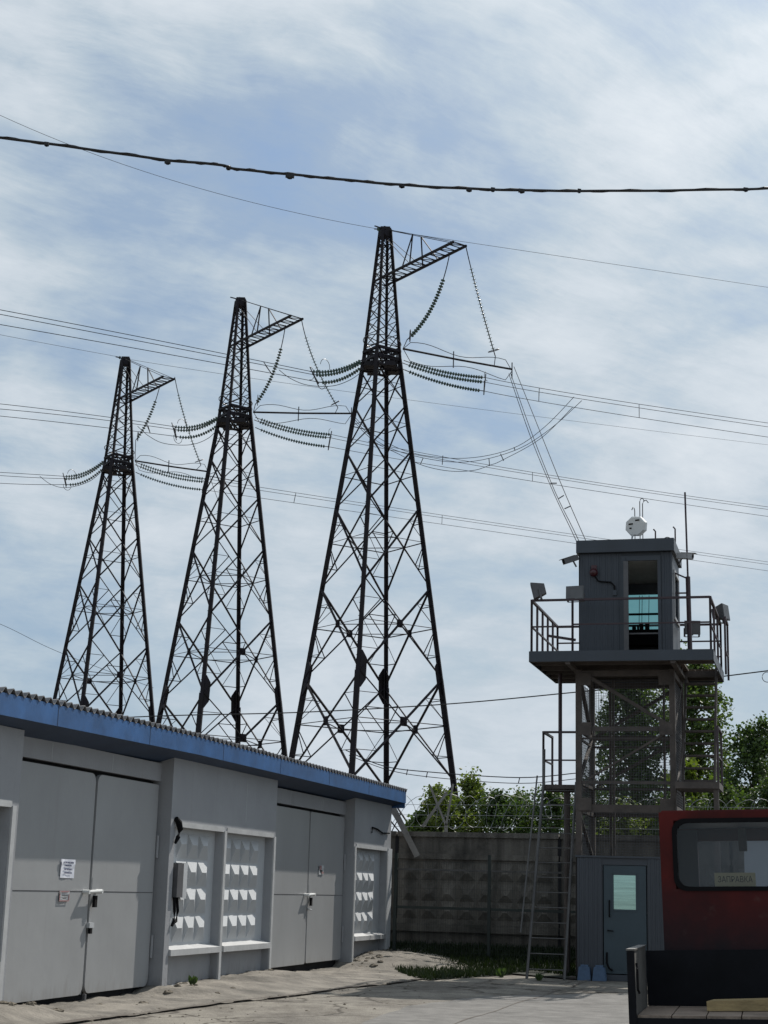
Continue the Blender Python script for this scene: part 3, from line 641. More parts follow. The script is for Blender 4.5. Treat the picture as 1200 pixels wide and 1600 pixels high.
fr = TB(); fr.box(DA0 - .09, DA0, CB0 - .06, CB0 + .02 - .021, CZ0, 8.70); fr.box(DA1, DA1 + .07, CB0 - .045, CB0 - .001, CZ0, 8.70); fr.box(DA0, DA1, CB0 - .045, CB0 - .001, 8.60, 8.70)
fr.build('door_frame', 'cabin', wt)
dl = TB(); dl.bar((DA0 + .01, CB0 - .08, CZ0 + .02), (DA0 + .01, CB0 - .08, 8.58), .05, .10); dl.build('door_edge', 'midgrey', wt)
TB().box(DA0, DA1, CB0 + .01, CB0 + .05, 7.03, 7.06).build('door_rail', 'midgrey', wt)
# ceiling slab inside, slanted awning that shows in the door head
TB().add([(CA0 + .07, CB0 + .07, 8.62), (CA1 - .07, CB0 + .07, 8.62), (CA1 - .07, CB1 - .07, 8.42), (CA0 + .07, CB1 - .07, 8.42)], [(0, 1, 2, 3)]).build('ceiling', 'lightgrey', wt)
TB().box(.55, 1.78, CB1 - .04, CB1 - .03, 7.321, 8.179).build('rear_window', 'tealglass', wt)
wf = TB(); wf.box(.55, 1.78, CB1 - .065, CB1 + .005, 7.72, 7.76); wf.box(1.62, 1.66, CB1 - .065, CB1 + .005, 7.33, 7.7199); wf.box(1.62, 1.66, CB1 - .065, CB1 + .005, 7.7601, 8.17); wf.build('rear_window_frame', 'black', wt)
TB().box(CA1 - .04, CA1 - .03, CB0 + .351, CB1 - .301, 7.45, 8.4).build('side_window', 'winglass', wt)
sf = TB()
for (b0_, b1_, z0_, z1_) in [(CB0 + .31, CB1 - .26, 7.39, 7.45), (CB0 + .31, CB1 - .26, 8.4, 8.46), (CB0 + .31, CB0 + .352, 7.451, 8.399), (CB1 - .302, CB1 - .26, 7.451, 8.399)]: sf.box(CA1 + .001, CA1 + .03, b0_, b1_, z0_, z1_)
sf.build('side_window_frame', 'lightgrey', wt)
# console inside with small devices against the light
cs = TB(); cs.box(.6, 1.7, 1.15, 1.45, 7.0, 7.34); cs.box(1.16, 1.24, 1.2, 1.3, 7.341, 7.47); cs.box(1.28, 1.37, 1.2, 1.3, 7.341, 7.50); cs.box(1.0, 1.08, 1.2, 1.3, 7.341, 7.41); cs.box(.62, .7, .9, 1.1, 6.56, 7.5)
cs.build('console', 'black', wt)
mb = TB(); [mb.tube([(a, 1.47, 7.35), (a + .02, 1.47, 8.15)], .006, 4) for a in (1.12, 1.18, 1.33)]; mb.build('hanging_cord', 'black', wt)
# gusset of deck bracket
# lower guard booth (metal hut between the legs)
bo = TB(); bo.box(-.02, .50, -.12, -.06, .12, 2.42); bo.box(1.40, 1.98, -.12, -.06, .12, 2.42); bo.box(.50, 1.40, -.12, -.06, 2.28, 2.42)
bo.box(-.02, .04, -.059, 2.1, .12, 2.42); bo.box(1.92, 1.98, -.059, 2.1, .12, 2.42); bo.box(-.02, 1.98, 2.101, 2.16, .12, 2.42); bo.box(-.06, 2.02, -.16, 2.2, 2.421, 2.46); bo.box(-.02, 1.98, -.12, 2.16, 0.0, .119)
booth = bo.build('booth_wall', 'cabinlight', wt)
cl = TB(); ribsheet(cl, (-.02, -.12, 0), (1, 0, 0), .50, .12, 2.41, (0, -1, 0), .09, .010); ribsheet(cl, (1.42, -.12, 0), (1, 0, 0), .54, .12, 2.41, (0, -1, 0), .09, .010); ribsheet(cl, (-.02, -.1, 0), (0, 1, 0), 2.2, .12, 2.41, (-1, 0, 0), .09, .010)
cl.build('booth_cladding', 'cabinlight', wt)
bd = TB()
bd.box(.52, .72, -.11, -.065, .14, 2.27); bd.box(1.17, 1.38, -.11, -.065, .14, 2.27); bd.box(.7201, 1.1699, -.11, -.065, .14, 1.40); bd.box(.7201, 1.1699, -.11, -.065, 2.08, 2.27)
bdo = bd.build('booth_door', 'door', wt)
TB().box(.7201, 1.1699, -.09, -.085, 1.4001, 2.0799).build('door_window', 'mirrorfilm', bdo)
mb = TB(); mb.box(.70, 1.19, -.118, -.111, 1.36, 1.40); mb.box(.70, 1.19, -.118, -.111, 2.08, 2.12); mb.box(.68, .7199, -.118, -.111, 1.36, 2.12); mb.box(1.1701, 1.21, -.118, -.111, 1.36, 2.12); mb.build('door_window_frame', 'door', bdo)
mb = TB(); mb.tube([(.64, -.13, 1.25), (.64, -.17, 1.27), (.64, -.17, 1.55), (.64, -.13, 1.57)], .016, 6); mb.tube([(.60, -.12, .98), (.60, -.16, .98), (.72, -.16, .97)], .014, 6)
mb.build('door_handle', 'black', bdo)
mb = TB(); mb.tube([(.58, -.125, .55), (.58, -.15, .35), (.62, -.15, .25), (.70, -.14, .20)], .022, 6); mb.build('door_hook', 'black', bdo)
# pale panel behind the door window, standing in for daylight through a rear pane
TB().box(.25, 1.75, 2.03, 2.04, 1.3, 2.3).build('rear_daylight_panel', 'siding', wt)
# left landing + pole
ld = TB(); ld.box(-.90, -.09, .75, 2.0, 3.86, 3.95); ld.build('left_landing', 'wtsteel', wt)
railrun((-.88, .78, 3.95), (-.12, .78, 3.95), 2, wt, 'landing_railing', zt=1.12); railrun((-.88, .78, 3.95), (-.88, 1.98, 3.95), 1, wt, 'landing_railing', zt=1.12)
TB().tube([(-.55, 1.0, 3.96), (-.55, 1.0, 6.36)], .042, 8).build('support_pole', 'rail', wt)
TB().tube([(-.40, 1.0, 0), (-.40, 1.0, 3.85)], .07, 8).build('support_pole', 'wtsteel', wt)
# right flight + landing
st = TB()
for k in range(9): z = 6.2 - .27 * k; b = 1.65 - .13 * k; st.box(2.13, 2.72, b - .11, b + .11, z - .02, z + .02)
st.build('stair_treads', 'wtsteel', wt)
for a in (2.10, 2.75): TB().bar((a, 1.85, 6.55), (a, .42, 3.75), .05, .13).build('stair_stringer', 'wtsteel', wt)
TB().box(2.05, 2.92, -.75, .55, 3.80, 3.93).build('right_landing', 'wtsteel', wt)
railrun((2.90, -.73, 3.93), (2.90, .52, 3.93), 1, wt, 'landing_railing', zt=1.1)
TB().box(2.80, 2.9, -.7, -.6, 0, 3.79).build('support_pole', 'wtsteel', wt)
TB().bar((2.10, 1.3, 5.2), (2.10, -.6, 3.95), .04, .04).build('handrail', 'wtsteel', wt)
# wide ladder on the left
lad = thing('steel_ladder', T((-.6, -.3, 0)), 'wide leaning steel ladder from the ground to the left landing of the watchtower', 'ladder')
for (a0, a1) in [(-.98, -.86), (-.22, -.16)]: TB().tube([(a0, -.55, .0), (a1, .72, 4.0), (a1, .76, 4.7)] if a0 < -.5 else [(a0, -.55, 0), (a1, .72, 4.0)], .03, 8).build('ladder_rail', 'galv', lad)
for k in range(13):
    f_ = (k + .6) / 13.2; b = -.55 + 1.27 * f_; z = 4.0 * f_
    TB().tube([(-.98 + .12 * f_, b, z), (-.22 + .06 * f_, b, z)], .013, 6).build('rung', 'galv', lad)
TB().tube([(-1.03, -1.0, .9), (-.93, .3, 4.1)], .018, 6).build('handrail', 'galv', lad)

# lamps, cameras, antennas on the tower
def floodlight(label, base, aim, w_, h_, dp, m='midgrey', arm=.12, yokeup=True):
    base = Vector(base); o = thing('floodlight', T(base), label, 'floodlight', 'floodlights on the watchtower railing')
    c = base + Vector((0, 0, arm + h_ / 2)); aim = Vector(aim).normalized(); r_ = aim.cross(Vector((0, 0, 1))).normalized(); u_ = r_.cross(aim)
    def P(x, y, z): return c + r_ * x + aim * y + u_ * z
    bx = TB(); W, H2 = w_ / 2, h_ / 2
    bx.hexa([P(-W * .55, -dp, -H2 * .6), P(W * .55, -dp, -H2 * .6), P(W, 0, -H2), P(-W, 0, -H2), P(-W * .55, -dp, H2 * .6), P(W * .55, -dp, H2 * .6), P(W, 0, H2), P(-W, 0, H2)])
    bx.build('lamp_housing', m, o)
    gl_ = TB(); gl_.hexa([P(-W, .002, -H2), P(W, .002, -H2), P(W, .02, -H2), P(-W, .02, -H2), P(-W, .002, H2), P(W, .002, H2), P(W, .02, H2), P(-W, .02, H2)]); gl_.build('lamp_rim', m, o)
    TB().hexa([P(-W * .9, .022, -H2 * .9), P(W * .9, .022, -H2 * .9), P(W * .9, .026, -H2 * .9), P(-W * .9, .026, -H2 * .9), P(-W * .9, .022, H2 * .9), P(W * .9, .022, H2 * .9), P(W * .9, .026, H2 * .9), P(-W * .9, .026, H2 * .9)]).build('lamp_glass', 'housing', o)
    mb = TB(); mb.tube([base, base + Vector((0, 0, arm))], .02, 6)
    for sx in (-1, 1): mb.bar(P(sx * (W * .8 + .02), -dp * .5, 0), P(sx * (W * .8 + .02), -dp * .5, -H2 - .04), .012, .04)
    mb.bar(P(-W * .8 - .02, -dp * .5, -H2 - .04), P(W * .8 + .02, -dp * .5, -H2 - .04), .04, .012)
    mb.build('yoke', 'midgrey', o); return o
floodlight('dark square floodlight on the left front corner of the deck railing, facing left', (A0 + .06, B0 + .03, 7.66), (-1, -.15, -.25), .34, .34, .26, arm=.02)
floodlight('dark square floodlight at the right end of the deck railing', (A1 + .12, 1.9, 7.60), (.75, -.25, .1), .36, .34, .28, arm=.05)
floodlight('pale box floodlight with a glass front on the front railing, left of the cabin', (.05, B0 + .03, 7.67), (-.15, -1, .05), .38, .28, .16, m='housing', arm=.0)
floodlight('grey box floodlight low behind the railing at right of the cabin', (2.3, 1.2, 7.2), (.2, -1, -.05), .34, .30, .22, arm=.02)
def camera_(label, p, d, m='lightgrey'):
    o = thing('security_camera', T(p), label, 'camera', 'security cameras under the cabin roof'); p = Vector(p); d = Vector(d).normalized()
    TB().bar(p, p + d * .34, .13, .12).build('camera_body', m, o); TB().bar(p + d * .10 + Vector((0, 0, .066)), p + d * .42 + Vector((0, 0, .066)), .15, .012).build('sun_hood', m, o)
    TB().tube([p + d * .1 - Vector((0, 0, .05)), p + d * .02 - Vector((0, 0, .2))], .018, 6).build('bracket', 'midgrey', o)
    TB().lathe(p + d * .341, d, [(0, .045), (.01, .05), (.011, 0)], 10).build('lens', 'black', o)
camera_('grey security camera at the left eave of the watchtower cabin', (.0, -.2, 8.70), (-.75, -.5, -.35), 'midgrey')
camera_('white security camera at the right eave of the watchtower cabin', (2.08, .3, 8.78), (1, -.25, -.12))
# octagonal antenna
an = thing('octagonal_antenna', T((1.15, .1, 9.05)), 'off-white octagonal drum antenna on a short bracket on the cabin roof', 'antenna')
c = Vector((1.20, .1, 9.42)); ax = Vector((-.35, -1, -.12)).normalized(); r_ = ax.cross(Vector((0, 0, 1))).normalized(); u_ = r_.cross(ax)
mb = TB(); vs = []
for (d_, k) in [(.0, .9), (.03, 1), (.13, 1), (.18, .55)]:
    for j in range(8): a = pi / 8 + j * pi / 4 + .12; vs.append(c - ax * d_ + r_ * cos(a) * .245 * k + u_ * sin(a) * .225 * k)
fs = [tuple(range(8)), tuple(range(31, 23, -1))] + [(i * 8 + j, i * 8 + (j + 1) % 8, (i + 1) * 8 + (j + 1) % 8, (i + 1) * 8 + j) for i in range(3) for j in range(8)]
mb.add(vs, fs); mb.build('drum', 'white', an)
mb = TB()
for (x, y, w2) in [(-.07, .12, .05), (.09, .05, .05), (.10, -.04, .025)]: q = c + ax * .004 + r_ * x + u_ * y; mb.bar(q - r_ * w2, q + r_ * w2, .006, .03)
mb.build('dark_slot', 'black', an)
mb = TB(); mb.tube([(1.12, .15, 9.05), (1.14, .15, 9.2), c - ax * .1 - u_ * .1], .022, 6); mb.build('bracket', 'lightgrey', an)
# goose-neck conduits behind it
gn = thing('gooseneck_conduit', T((1.3, .5, 9.05)), 'three thin bent metal tubes rising above the cabin roof behind the white antenna', 'conduit')
for (a, zt, sg) in [(1.16, 9.85, -.04), (1.27, 10.05, .06), (1.33, 10.0, .08)]:
    TB().tube([(a, .5, 9.05), (a, .5, zt), (a + sg * .3, .5, zt + .06), (a + sg, .5, zt + .08), (a + sg * 1.6, .5, zt + .02)], .011, 6).build('tube', 'galv', gn)
for (a, z1, lab) in [(1.62, 9.38, 'short bent antenna rod on the cabin roof, nearer the octagonal antenna'), (2.04, 9.42, 'short bent antenna rod at the right edge of the cabin roof')]:
    o = TB().tube([(a, .3, 9.03), (a, .3, z1 - .05), (a - .04, .3, z1)], .018, 6).build('antenna_rod', 'rail', origin=T((a, .3, 9.05))); tag(o, lab, 'antenna rod', 'antenna rods on the cabin roof')
mb = TB(); mb.ring((1.88, .2, 9.08), (0, 1, .2), .09, .01, 12, 0, pi); tag(mb.build('cable_loop', 'black', origin=T((1.88, .2, 9.05))), 'small black cable loop lying on the right part of the cabin roof', 'cable')
mast = thing('antenna_mast', T((2.32, .2, 6.58)), 'tall thin dark whip mast standing on the deck right of the cabin', 'mast')
TB().tube([(2.32, .2, 6.58), (2.30, .2, 8.3)], .05, 8).build('mast_tube', 'rail', mast); TB().tube([(2.30, .2, 8.3), (2.27, .2, 10.15)], .022, 6).build('whip', 'rail', mast)
mb = TB(); mb.bar((2.31, .2, 8.25), (2.0, .2, 8.4), .03, .03); mb.bar((2.31, .2, 7.95), (2.0, .2, 7.95), .03, .03); mb.build('stay_bracket', 'rail', mast)
sr = thing('alarm_bell', T((.36, -.2, 8.2)), 'dark red alarm siren with a bent cable on the cabin front', 'siren')
TB().lathe(T.__call__ and (.36, -.19, 8.36), (0, -1, -.1), [(0, .05), (.02, .085), (.06, .09), (.10, .06), (.12, .02), (.121, 0)], 14).build('bell', 'redbright', sr)
TB().box(.30, .42, -.21, -.185, 8.38, 8.52).build('back_plate', 'redbright', sr)
TB().tube([(.38, -.2, 8.28), (.45, -.21, 8.17), (.60, -.21, 8.15), (.72, -.21, 8.14), (.80, -.21, 8.05), (.80, -.21, 7.97)], .018, 6).build('cable', 'black', sr)
TB().box(.76, .84, -.22, -.19, 7.86, 7.97).build('connector_box', 'cabin', sr)
# stick across the left railing, blocks at booth foot
tag(TB().bar((-.55, -.6, 6.95), (.02, -.55, 6.86), .05, .05).build('wooden_bar', 'rail', origin=T((-.3, -.6, 6.9))), 'short dark bar lying across the deck beside the left side of the cabin', 'bar')
for k, lab in ((0, 'pale blue painted block at the foot of the booth, the left one'), (1, 'pale blue painted block at the foot of the booth, next to its door')):
    a = .02 + k * .30
    mb = TB(); mb.hexa([(a, -.42, 0), (a + .27, -.42, 0), (a + .27, -.2, 0), (a, -.2, 0), (a + .03, -.40, .26), (a + .24, -.40, .26), (a + .24, -.22, .26), (a + .03, -.22, .26)])
    mb.box(a + .06, a + .21, -.36, -.26, .261, .30)
    tag(mb.build('kerb_block', 'blueblock', origin=T((a + .13, -.3, 0))), lab, 'block', 'blue blocks at the booth')

# ================================================================== CONCRETE FENCE behind
CF0 = Vector((.447, 40.0, 0))
def CFx(p): return CF0 + NV * p[0] + DV * p[1] + ZV * p[2]
cf = thing('concrete_fence', CFx((6, 0, 0)), 'tall stained concrete panel wall with plinth ledge behind the watchtower', 'fence')
a = -7.9; k = 0
while a < 22:
    mb = MB(CFx); a0, a1 = a + .02, a + 3.98
    mb.box(a0, a1, 0, .12, -.1, 3.06); mb.box(a0, a1, -.10, -.001, .72, .90); mb.box(a0, a1, -.03, -.001, .905, 1.0) ; mb.box(a0, a1, -.05, -.001, 2.42, 2.55); mb.box(a0, a1, -.06, -.001, 2.95, 3.07)
    for c in range(8):
        for zc in (2.12, 1.62, 1.22):
            x0 = a0 + .12 + c * .47; x1 = x0 + .42; z1 = zc + .24; z0 = zc - .2; zr = z1 - .26; 
            mb.add([(x0, -.001, z0), (x1, -.001, z0), (x1, -.001, z1), (x0, -.001, z1), (x0 + .16, -.075, zr), (x1 - .16, -.075, zr)], [(0, 1, 5, 4), (1, 2, 5), (2, 3, 4, 5), (3, 0, 4)])
    mb.build('wall_panel', 'concrete' if k % 2 else 'concreteb', cf)
    MB(CFx).box(a - .04, a + .04, -.02, .125, -.1, 3.0).build('panel_joint', 'darkgap', cf)
    MB(CFx).box(a - .12, a + .12, .13, .40, -.1, 2.4).build('wall_post', 'concrete2', cf)
    a += 4; k += 1
# raking brackets that carry the razor wire
def bracket(x0, y0, x1, y1, Y, wdt):
    MB().bar(atY(x0, y0, Y), atY(x1, y1, Y), wdt, wdt).build('wire_bracket', 'concrete2', cf)
bracket(612, 1258, 652, 1338, 39.6, .14); bracket(607, 1256, 640, 1312, 39.9, .10); bracket(697, 1290, 672, 1228, 39.8, .05); bracket(697, 1290, 708, 1225, 39.8, .05); bracket(697, 1345, 697, 1290, 39.8, .08)
bracket(660, 1292, 698, 1238, 39.8, .07)
# razor wire coil
rz = thing('razor_wire_coil', CFx((4, 0, 3.1)), 'coil of razor wire running along the top of the concrete wall', 'razor wire')
def coil(a0, a1, R, pitch, z, name='wire_loop'):
    mb = MB(CFx); n = int((a1 - a0) / pitch * 14); pts = []
    for i in range(n + 1):
        t = i / 14 * 2 * pi; pts.append((a0 + pitch * i / 14 + .06 * sin(t * 1.7), .1 + R * .5 * sin(t) , z + R + R * cos(t) * (1 + .08 * sin(t * .31))))
    # laid diagonal so that loops read as ovals from the yard
    pts = [(p[0] + .55 * R * sin(2 * pi * i / 14 + .4), p[1], p[2]) for i, p in enumerate(pts)]
    mb.tube(pts, .006, 4, False); mb.build(name, 'razor', rz)
coil(-.3, 3.0, .40, .42, 3.16); coil(3.0, 12.5, .26, .34, 3.42)
mb = MB(CFx)
for z in (3.22, 3.5, 3.75): mb.tube([(-6, .1, z), (0, .1, z - .03), (5, .1, z), (12, .1, z)], .005, 4)
mb.build('strand', 'razor', rz)

# ================================================================== GREEN MESH FENCE
MF0 = Vector((.55, 37.9, 0))
def MFx(p): return MF0 + NV * p[0] + DV * p[1] + ZV * p[2]
mf = thing('mesh_fence', MFx((2, 0, 0)), 'dark green welded mesh fence with square posts in front of the concrete wall', 'fence')
for a in (-.05, 2.15, 4.35): MB(MFx).box(a - .035, a + .035, -.035, .035, -.1, 2.5).build('fence_post', 'fencegreen', mf)
for (a0, a1) in [(-.01, 2.11), (2.19, 4.31)]:
    mb = MB(MFx); meshpanel(mb, (a0, 0, .12), (1, 0, 0), a1 - a0, (0, 0, 1), 2.2, .055, .2, .0045)
    mb.box(a0, a1, -.025, .025, 1.26, 1.32); mb.build('mesh_panel', 'fencegreen', mf)
    MB(MFx).box(a0, a1, -.03, .01, 2.12, 2.16).build('fence_rail', 'galv', mf)

# grass bed
def inpoly(x, y, P):
    c = False; j = len(P) - 1
    for i in range(len(P)):
        if (P[i][1] > y) != (P[j][1] > y) and x < (P[j][0] - P[i][0]) * (y - P[i][1]) / (P[j][1] - P[i][1]) + P[i][0]: c = not c
        j = i
    return c
gp = [tuple(atZ(x, y, .02)[:2]) for x, y in [(596, 1505), (615, 1517), (640, 1527), (670, 1531), (720, 1528), (780, 1524), (830, 1520), (880, 1524), (903, 1530)]] + [tuple(T((-.05, 2.2, 0))[:2]), tuple(CFx((6.2, -.05, 0))[:2]), tuple(CFx((-.6, -.05, 0))[:2]), tuple(G((18.3, -.3, 0))[:2])]
gb = MB(); n = len(gp)
gc = (sum(p[0] for p in gp) / n, sum(p[1] for p in gp) / n)
gb.add([(gc[0], gc[1], .05)] + [(p[0], p[1], .019) for p in gp] , [(0, 1 + i, 1 + (i + 1) % n) for i in range(n)])
# bank against the wall
gb.add([tuple(CFx((-.6, -4.2, .01))), tuple(CFx((4.6, -4.2, .01))), tuple(CFx((6.5, -.02, .42))), tuple(CFx((-.6, -.02, .42)))], [(0, 1, 2, 3)])
tag(gb.build('grass_bed', 'grassdark'), kind='structure')
def blades(mb, x, y, z, h, rr):
    a = rr.random() * pi; wv = .012 + rr.random() * .012; lx, ly = rr.gauss(0, .3) * h, rr.gauss(0, .3) * h
    mb.add([(x - cos(a) * wv, y - sin(a) * wv, z), (x + cos(a) * wv, y + sin(a) * wv, z), (x + lx, y + ly, z + h)], [(0, 1, 2)])
gr = MB(); rr = random.Random(5); cnt = 0
while cnt < 14000:
    x = rr.uniform(-.5, 7.5); y = rr.uniform(30, 41)
    if inpoly(x, y, gp):
        q = Vector((x, y, 0)) - CF0; zb = max(.02, .42 + .098 * q.dot(DV)); blades(gr, x, y, zb - .01, rr.uniform(.05, .16), rr); cnt += 1
for i in range(700):
    s_ = rr.uniform(17.5, 20.8); t_ = rr.gauss(1.2, .5); p = G((s_, t_, 0)); blades(gr, p.x, p.y, max(0, apron_z(s_, max(-.2, t_)) - .01), rr.uniform(.04, .12), rr)
tag(gr.build('grass', 'grassblade'), 'dark uncut grass growing in front of the concrete wall', 'grass', kind='stuff')
def weed(loc, r, n, seed, label):
    rr = random.Random(seed); mb = MB()
    for i in range(n):
        a = rr.random() * 2 * pi; d = rr.random() * r; h = rr.uniform(.5, 1) * r * 1.6; x, y = loc[0] + cos(a) * d * .4, loc[1] + sin(a) * d * .4
        tx, ty = loc[0] + cos(a) * d, loc[1] + sin(a) * d; wv = .02
        mb.add([(x, y, loc[2]), (x + (tx - x) * .5 - wv, y + (ty - y) * .5, loc[2] + h * .6), (tx, ty, loc[2] + h), (x + (tx - x) * .5 + wv, y + (ty - y) * .5 + .01, loc[2] + h * .6)], [(0, 1, 2, 3)])
    tag(mb.build('weed', 'leafC' if seed % 2 else 'leafB', origin=loc), label, 'weed', 'weeds in the yard')
weed(G((5.35, .25, apron_z(5.35, .25))), .10, 26, 2, 'dark weed tuft at the wall foot right of the nearest gate')
weed(T((-1.5, -.6, .0)), .13, 50, 4, 'light leafy weed at the foot of the steel ladder')
weed(T((-.6, -1.3, .0)), .10, 40, 6, 'small leafy weed between the ladder and the booth')

# ================================================================== LATTICE TOWERS
UV = Vector((.574, -.819, 0)); WV = Vector((.819, .574, 0))
TCs = {3: Vector((-.388, 91.46, 0)), 2: Vector((-10.292, 104.245, 0)), 1: Vector((-20.282, 117.69, 0))}
ANG = [radians(a) for a in (-100, -10, 80, 170)]
def rad(z):
    if z >= 32.67: return (1.17 + (.38 - 1.17) * (z - 32.67) / (41 - 32.67)) * 1.0
    return 1.17 + (6.0 - 1.17) * (32.67 - z) / 32.67
def leg(k, z): r = rad(z); return Vector((cos(ANG[k % 4]) * r, sin(ANG[k % 4]) * r, z))
lower = [32.0, 29.8, 27.0, 23.5, 18.7, 13.4, 7.6, 0.0]
upper = [33.4, 34.25, 35.1, 35.95, 36.8, 37.66, 38.35, 39.0, 39.6, 40.15, 40.65]
def pylon(idx, label):
    C0 = TCs[idx]; X = lambda v: v + C0
    o = thing('lattice_tower', C0, label, 'pylon', 'lattice towers standing in a row behind the garage')
    B = lambda: MB(X)
    for k in range(4):
        mb = B(); mb.angle(leg(k, 0), leg(k, 13.4), .28, .07, -leg(k, 0).normalized() + Vector((0, 0, 0))); mb.angle(leg(k, 13.4), leg(k, 32.67), .22, .06, -leg(k, 13.4)); mb.angle(leg(k, 32.67), leg(k, 41), .15, .05, -leg(k, 32.67))
        mb.box(leg(k, 0).x - .5, leg(k, 0).x + .5, leg(k, 0).y - .5, leg(k, 0).y + .5, -.1, .35)
        lg = mb.build('tower_leg', 'steel', o)
        # leg splice plates
        p = leg(k, 13.4); sl_ = (leg(k, 14.3) - leg(k, 12.5)); tng = Vector((-sin(ANG[k]), cos(ANG[k]), 0)); rad_ = Vector((cos(ANG[k]), sin(ANG[k]), 0))
        g_ = B()
        for sg in (-1, 1):
            dr = (tng * sg - rad_).normalized(); nn = dr.cross(Vector((0, 0, 1))) * .015
            a_, b_, c_2, d_ = leg(k, 14.55) + dr * .1, leg(k, 14.1) + dr * .42, leg(k, 12.9) + dr * .42, leg(k, 12.45) + dr * .1
            e_, f_ = leg(k, 14.55) - dr * .03, leg(k, 12.45) - dr * .03
            pts = [e_, a_, b_, c_2, d_, f_]; g_.add([q - nn for q in pts] + [q + nn for q in pts], [tuple(range(6)), tuple(range(11, 5, -1))] + [(i, (i + 1) % 6, 6 + (i + 1) % 6, 6 + i) for i in range(6)])
        g_.build('splice_plate', 'steel', lg)
    for k in range(4):
        mb = B(); nrm = (leg(k, 10) + leg(k + 1, 10)).normalized()
        def bar(p, q, w_): mb.bar(p, q, w_, w_ * .55, up=nrm)
        for i in range(len(lower) - 1):
            z1, z0 = lower[i], lower[i + 1]; A, Bq, A2, B2 = leg(k, z1), leg(k + 1, z1), leg(k, z0), leg(k + 1, z0)
            ww = .085 + .009 * i; bar(A, B2, ww); bar(Bq, A2, ww)
            wa, wb = (Bq - A).length, (B2 - A2).length; f_ = wa / (wa + wb); zc = z1 + (z0 - z1) * f_
            Cx = A.lerp(B2, f_)
            if i != 1 or True:
                bar(leg(k, zc), Cx, .05 + .004 * i); bar(Cx, leg(k + 1, zc), .05 + .004 * i)
            if i >= 3:                       # secondary bracing
                for (La, Lb, D1, D2) in ((k, k, A.lerp(B2, f_ * .45), A2.lerp(Bq, (1 - f_) * .45)), (k + 1, k + 1, Bq.lerp(A2, f_ * .45), B2.lerp(A, (1 - f_) * .45))):
                    zu = z1 + (zc - z1) * .45; zl = z0 + (zc - z0) * .45
                    bar(leg(La, zu), D1, .055); bar(D1, leg(La, zc), .055); bar(leg(La, zl), D2, .055); bar(D2, leg(La, zc), .055)
            if i in (4, 5, 6):
                dr = (leg(k + 1, zc) - leg(k, zc)).normalized(); nn = nrm * .02; q = .21 if i == 4 else .24
                mb.hexa([Cx - dr * q - nn - ZV * q, Cx + dr * q - nn - ZV * q, Cx + dr * q + nn - ZV * q, Cx - dr * q + nn - ZV * q, Cx - dr * q - nn + ZV * q, Cx + dr * q - nn + ZV * q, Cx + dr * q + nn + ZV * q, Cx - dr * q + nn + ZV * q])
        mb.build('face_bracing', 'steel', o); mb = B()
        for i in range(len(upper) - 1):
            z0, z1 = upper[i], upper[i + 1]; ww = .055
            bar(leg(k, z0), leg(k + 1, z1), ww); bar(leg(k + 1, z0), leg(k, z1), ww)
            if i in (0, 5, 9): bar(leg(k, z0), leg(k + 1, z0), .08)
        mb.build('peak_bracing', 'steel', o)
    # horizontal diaphragms
    for z in (21.4, 16.3, 10.7, 4.2):
        mb = B(); ms = [(leg(k, z) + leg(k + 1, z)) / 2 for k in range(4)]
        for k in range(4): mb.bar(ms[k], ms[(k + 1) % 4], .055, .04)
        mb.build('diaphragm', 'steel', o)
    # waist belts with brackets
    mb = B()
    for z, w_, h_ in ((32.05, .14, .12), (32.6, .10, .22), (33.15, .16, .14)):
        for k in range(4): mb.bar(leg(k, z), leg(k + 1, z), w_, h_)
        mb.bar(leg(0, z), leg(2, z), .10, .08); mb.bar(leg(1, z), leg(3, z), .10, .08)
    for k in range(4):
        a, b = leg(k, 32.05), leg(k + 1, 32.05); c2, d2 = leg(k, 33.15), leg(k + 1, 33.15)
        for f_ in (.2, .5, .8): mb.bar(a.lerp(b, f_), c2.lerp(d2, f_), .16, .05)
        mb.bar(a.lerp(b, .2), c2.lerp(d2, .5), .06, .05); mb.bar(a.lerp(b, .8), c2.lerp(d2, .5), .06, .05)
        e = a.lerp(b, .5); mb.hexa([e + v for v in [Vector((-.35, -.35, -.05)), Vector((.35, -.35, -.05)), Vector((.35, .35, -.05)), Vector((-.35, .35, -.05)), Vector((-.25, -.25, .25)), Vector((.25, -.25, .25)), Vector((.25, .25, .25)), Vector((-.25, .25, .25))]])
    mb.build('waist_belt', 'steel', o)
    mb = B(); mb.ring((0, 0, 33.75), (.1, .1, 1), 1.15, .03, 20); mb.ring((0, 0, 32.5), (-.1, .15, 1), 1.0, .03, 20); mb.ring((0, 0, 33.35), (.2, -.1, 1), .9, .028, 20, 0, 4.5)
    mb.build('jumper_loop', 'hardware', o)
    # cap
    mb = B(); mb.hexa([leg(k, 40.55) * 1.0 for k in range(4)] + [leg(k, 41.15) for k in range(4)]); mb.bar((-.3, 0, 41.2), (.3, 0, 41.2), .1, .1)
    mb.build('top_cap', 'steel', o)
    # crossarm: two chords, rungs, posts and ties
    za = 37.66; arm = []
    mb = B()
    for sg in (-1, 1):
        p0 = UV * .45 + WV * sg * .5 + ZV * za; p1 = UV * 7.5 + WV * sg * .46 + ZV * za; arm.append((p0, p1)); mb.bar(p0, p1, .11, .13)
        mb.bar(UV * -.5 + WV * sg * .45 + ZV * za, p0, .1, .1)
    nr_ = 15
    for i in range(nr_ + 1):
        f_ = i / nr_; a = arm[0][0].lerp(arm[0][1], f_); b = arm[1][0].lerp(arm[1][1], min(1, f_)); mb.bar(a, b, .05, .04)
        if i < nr_ and i % 2 == 0: mb.bar(a, arm[1][0].lerp(arm[1][1], (i + 1) / nr_), .045, .035)
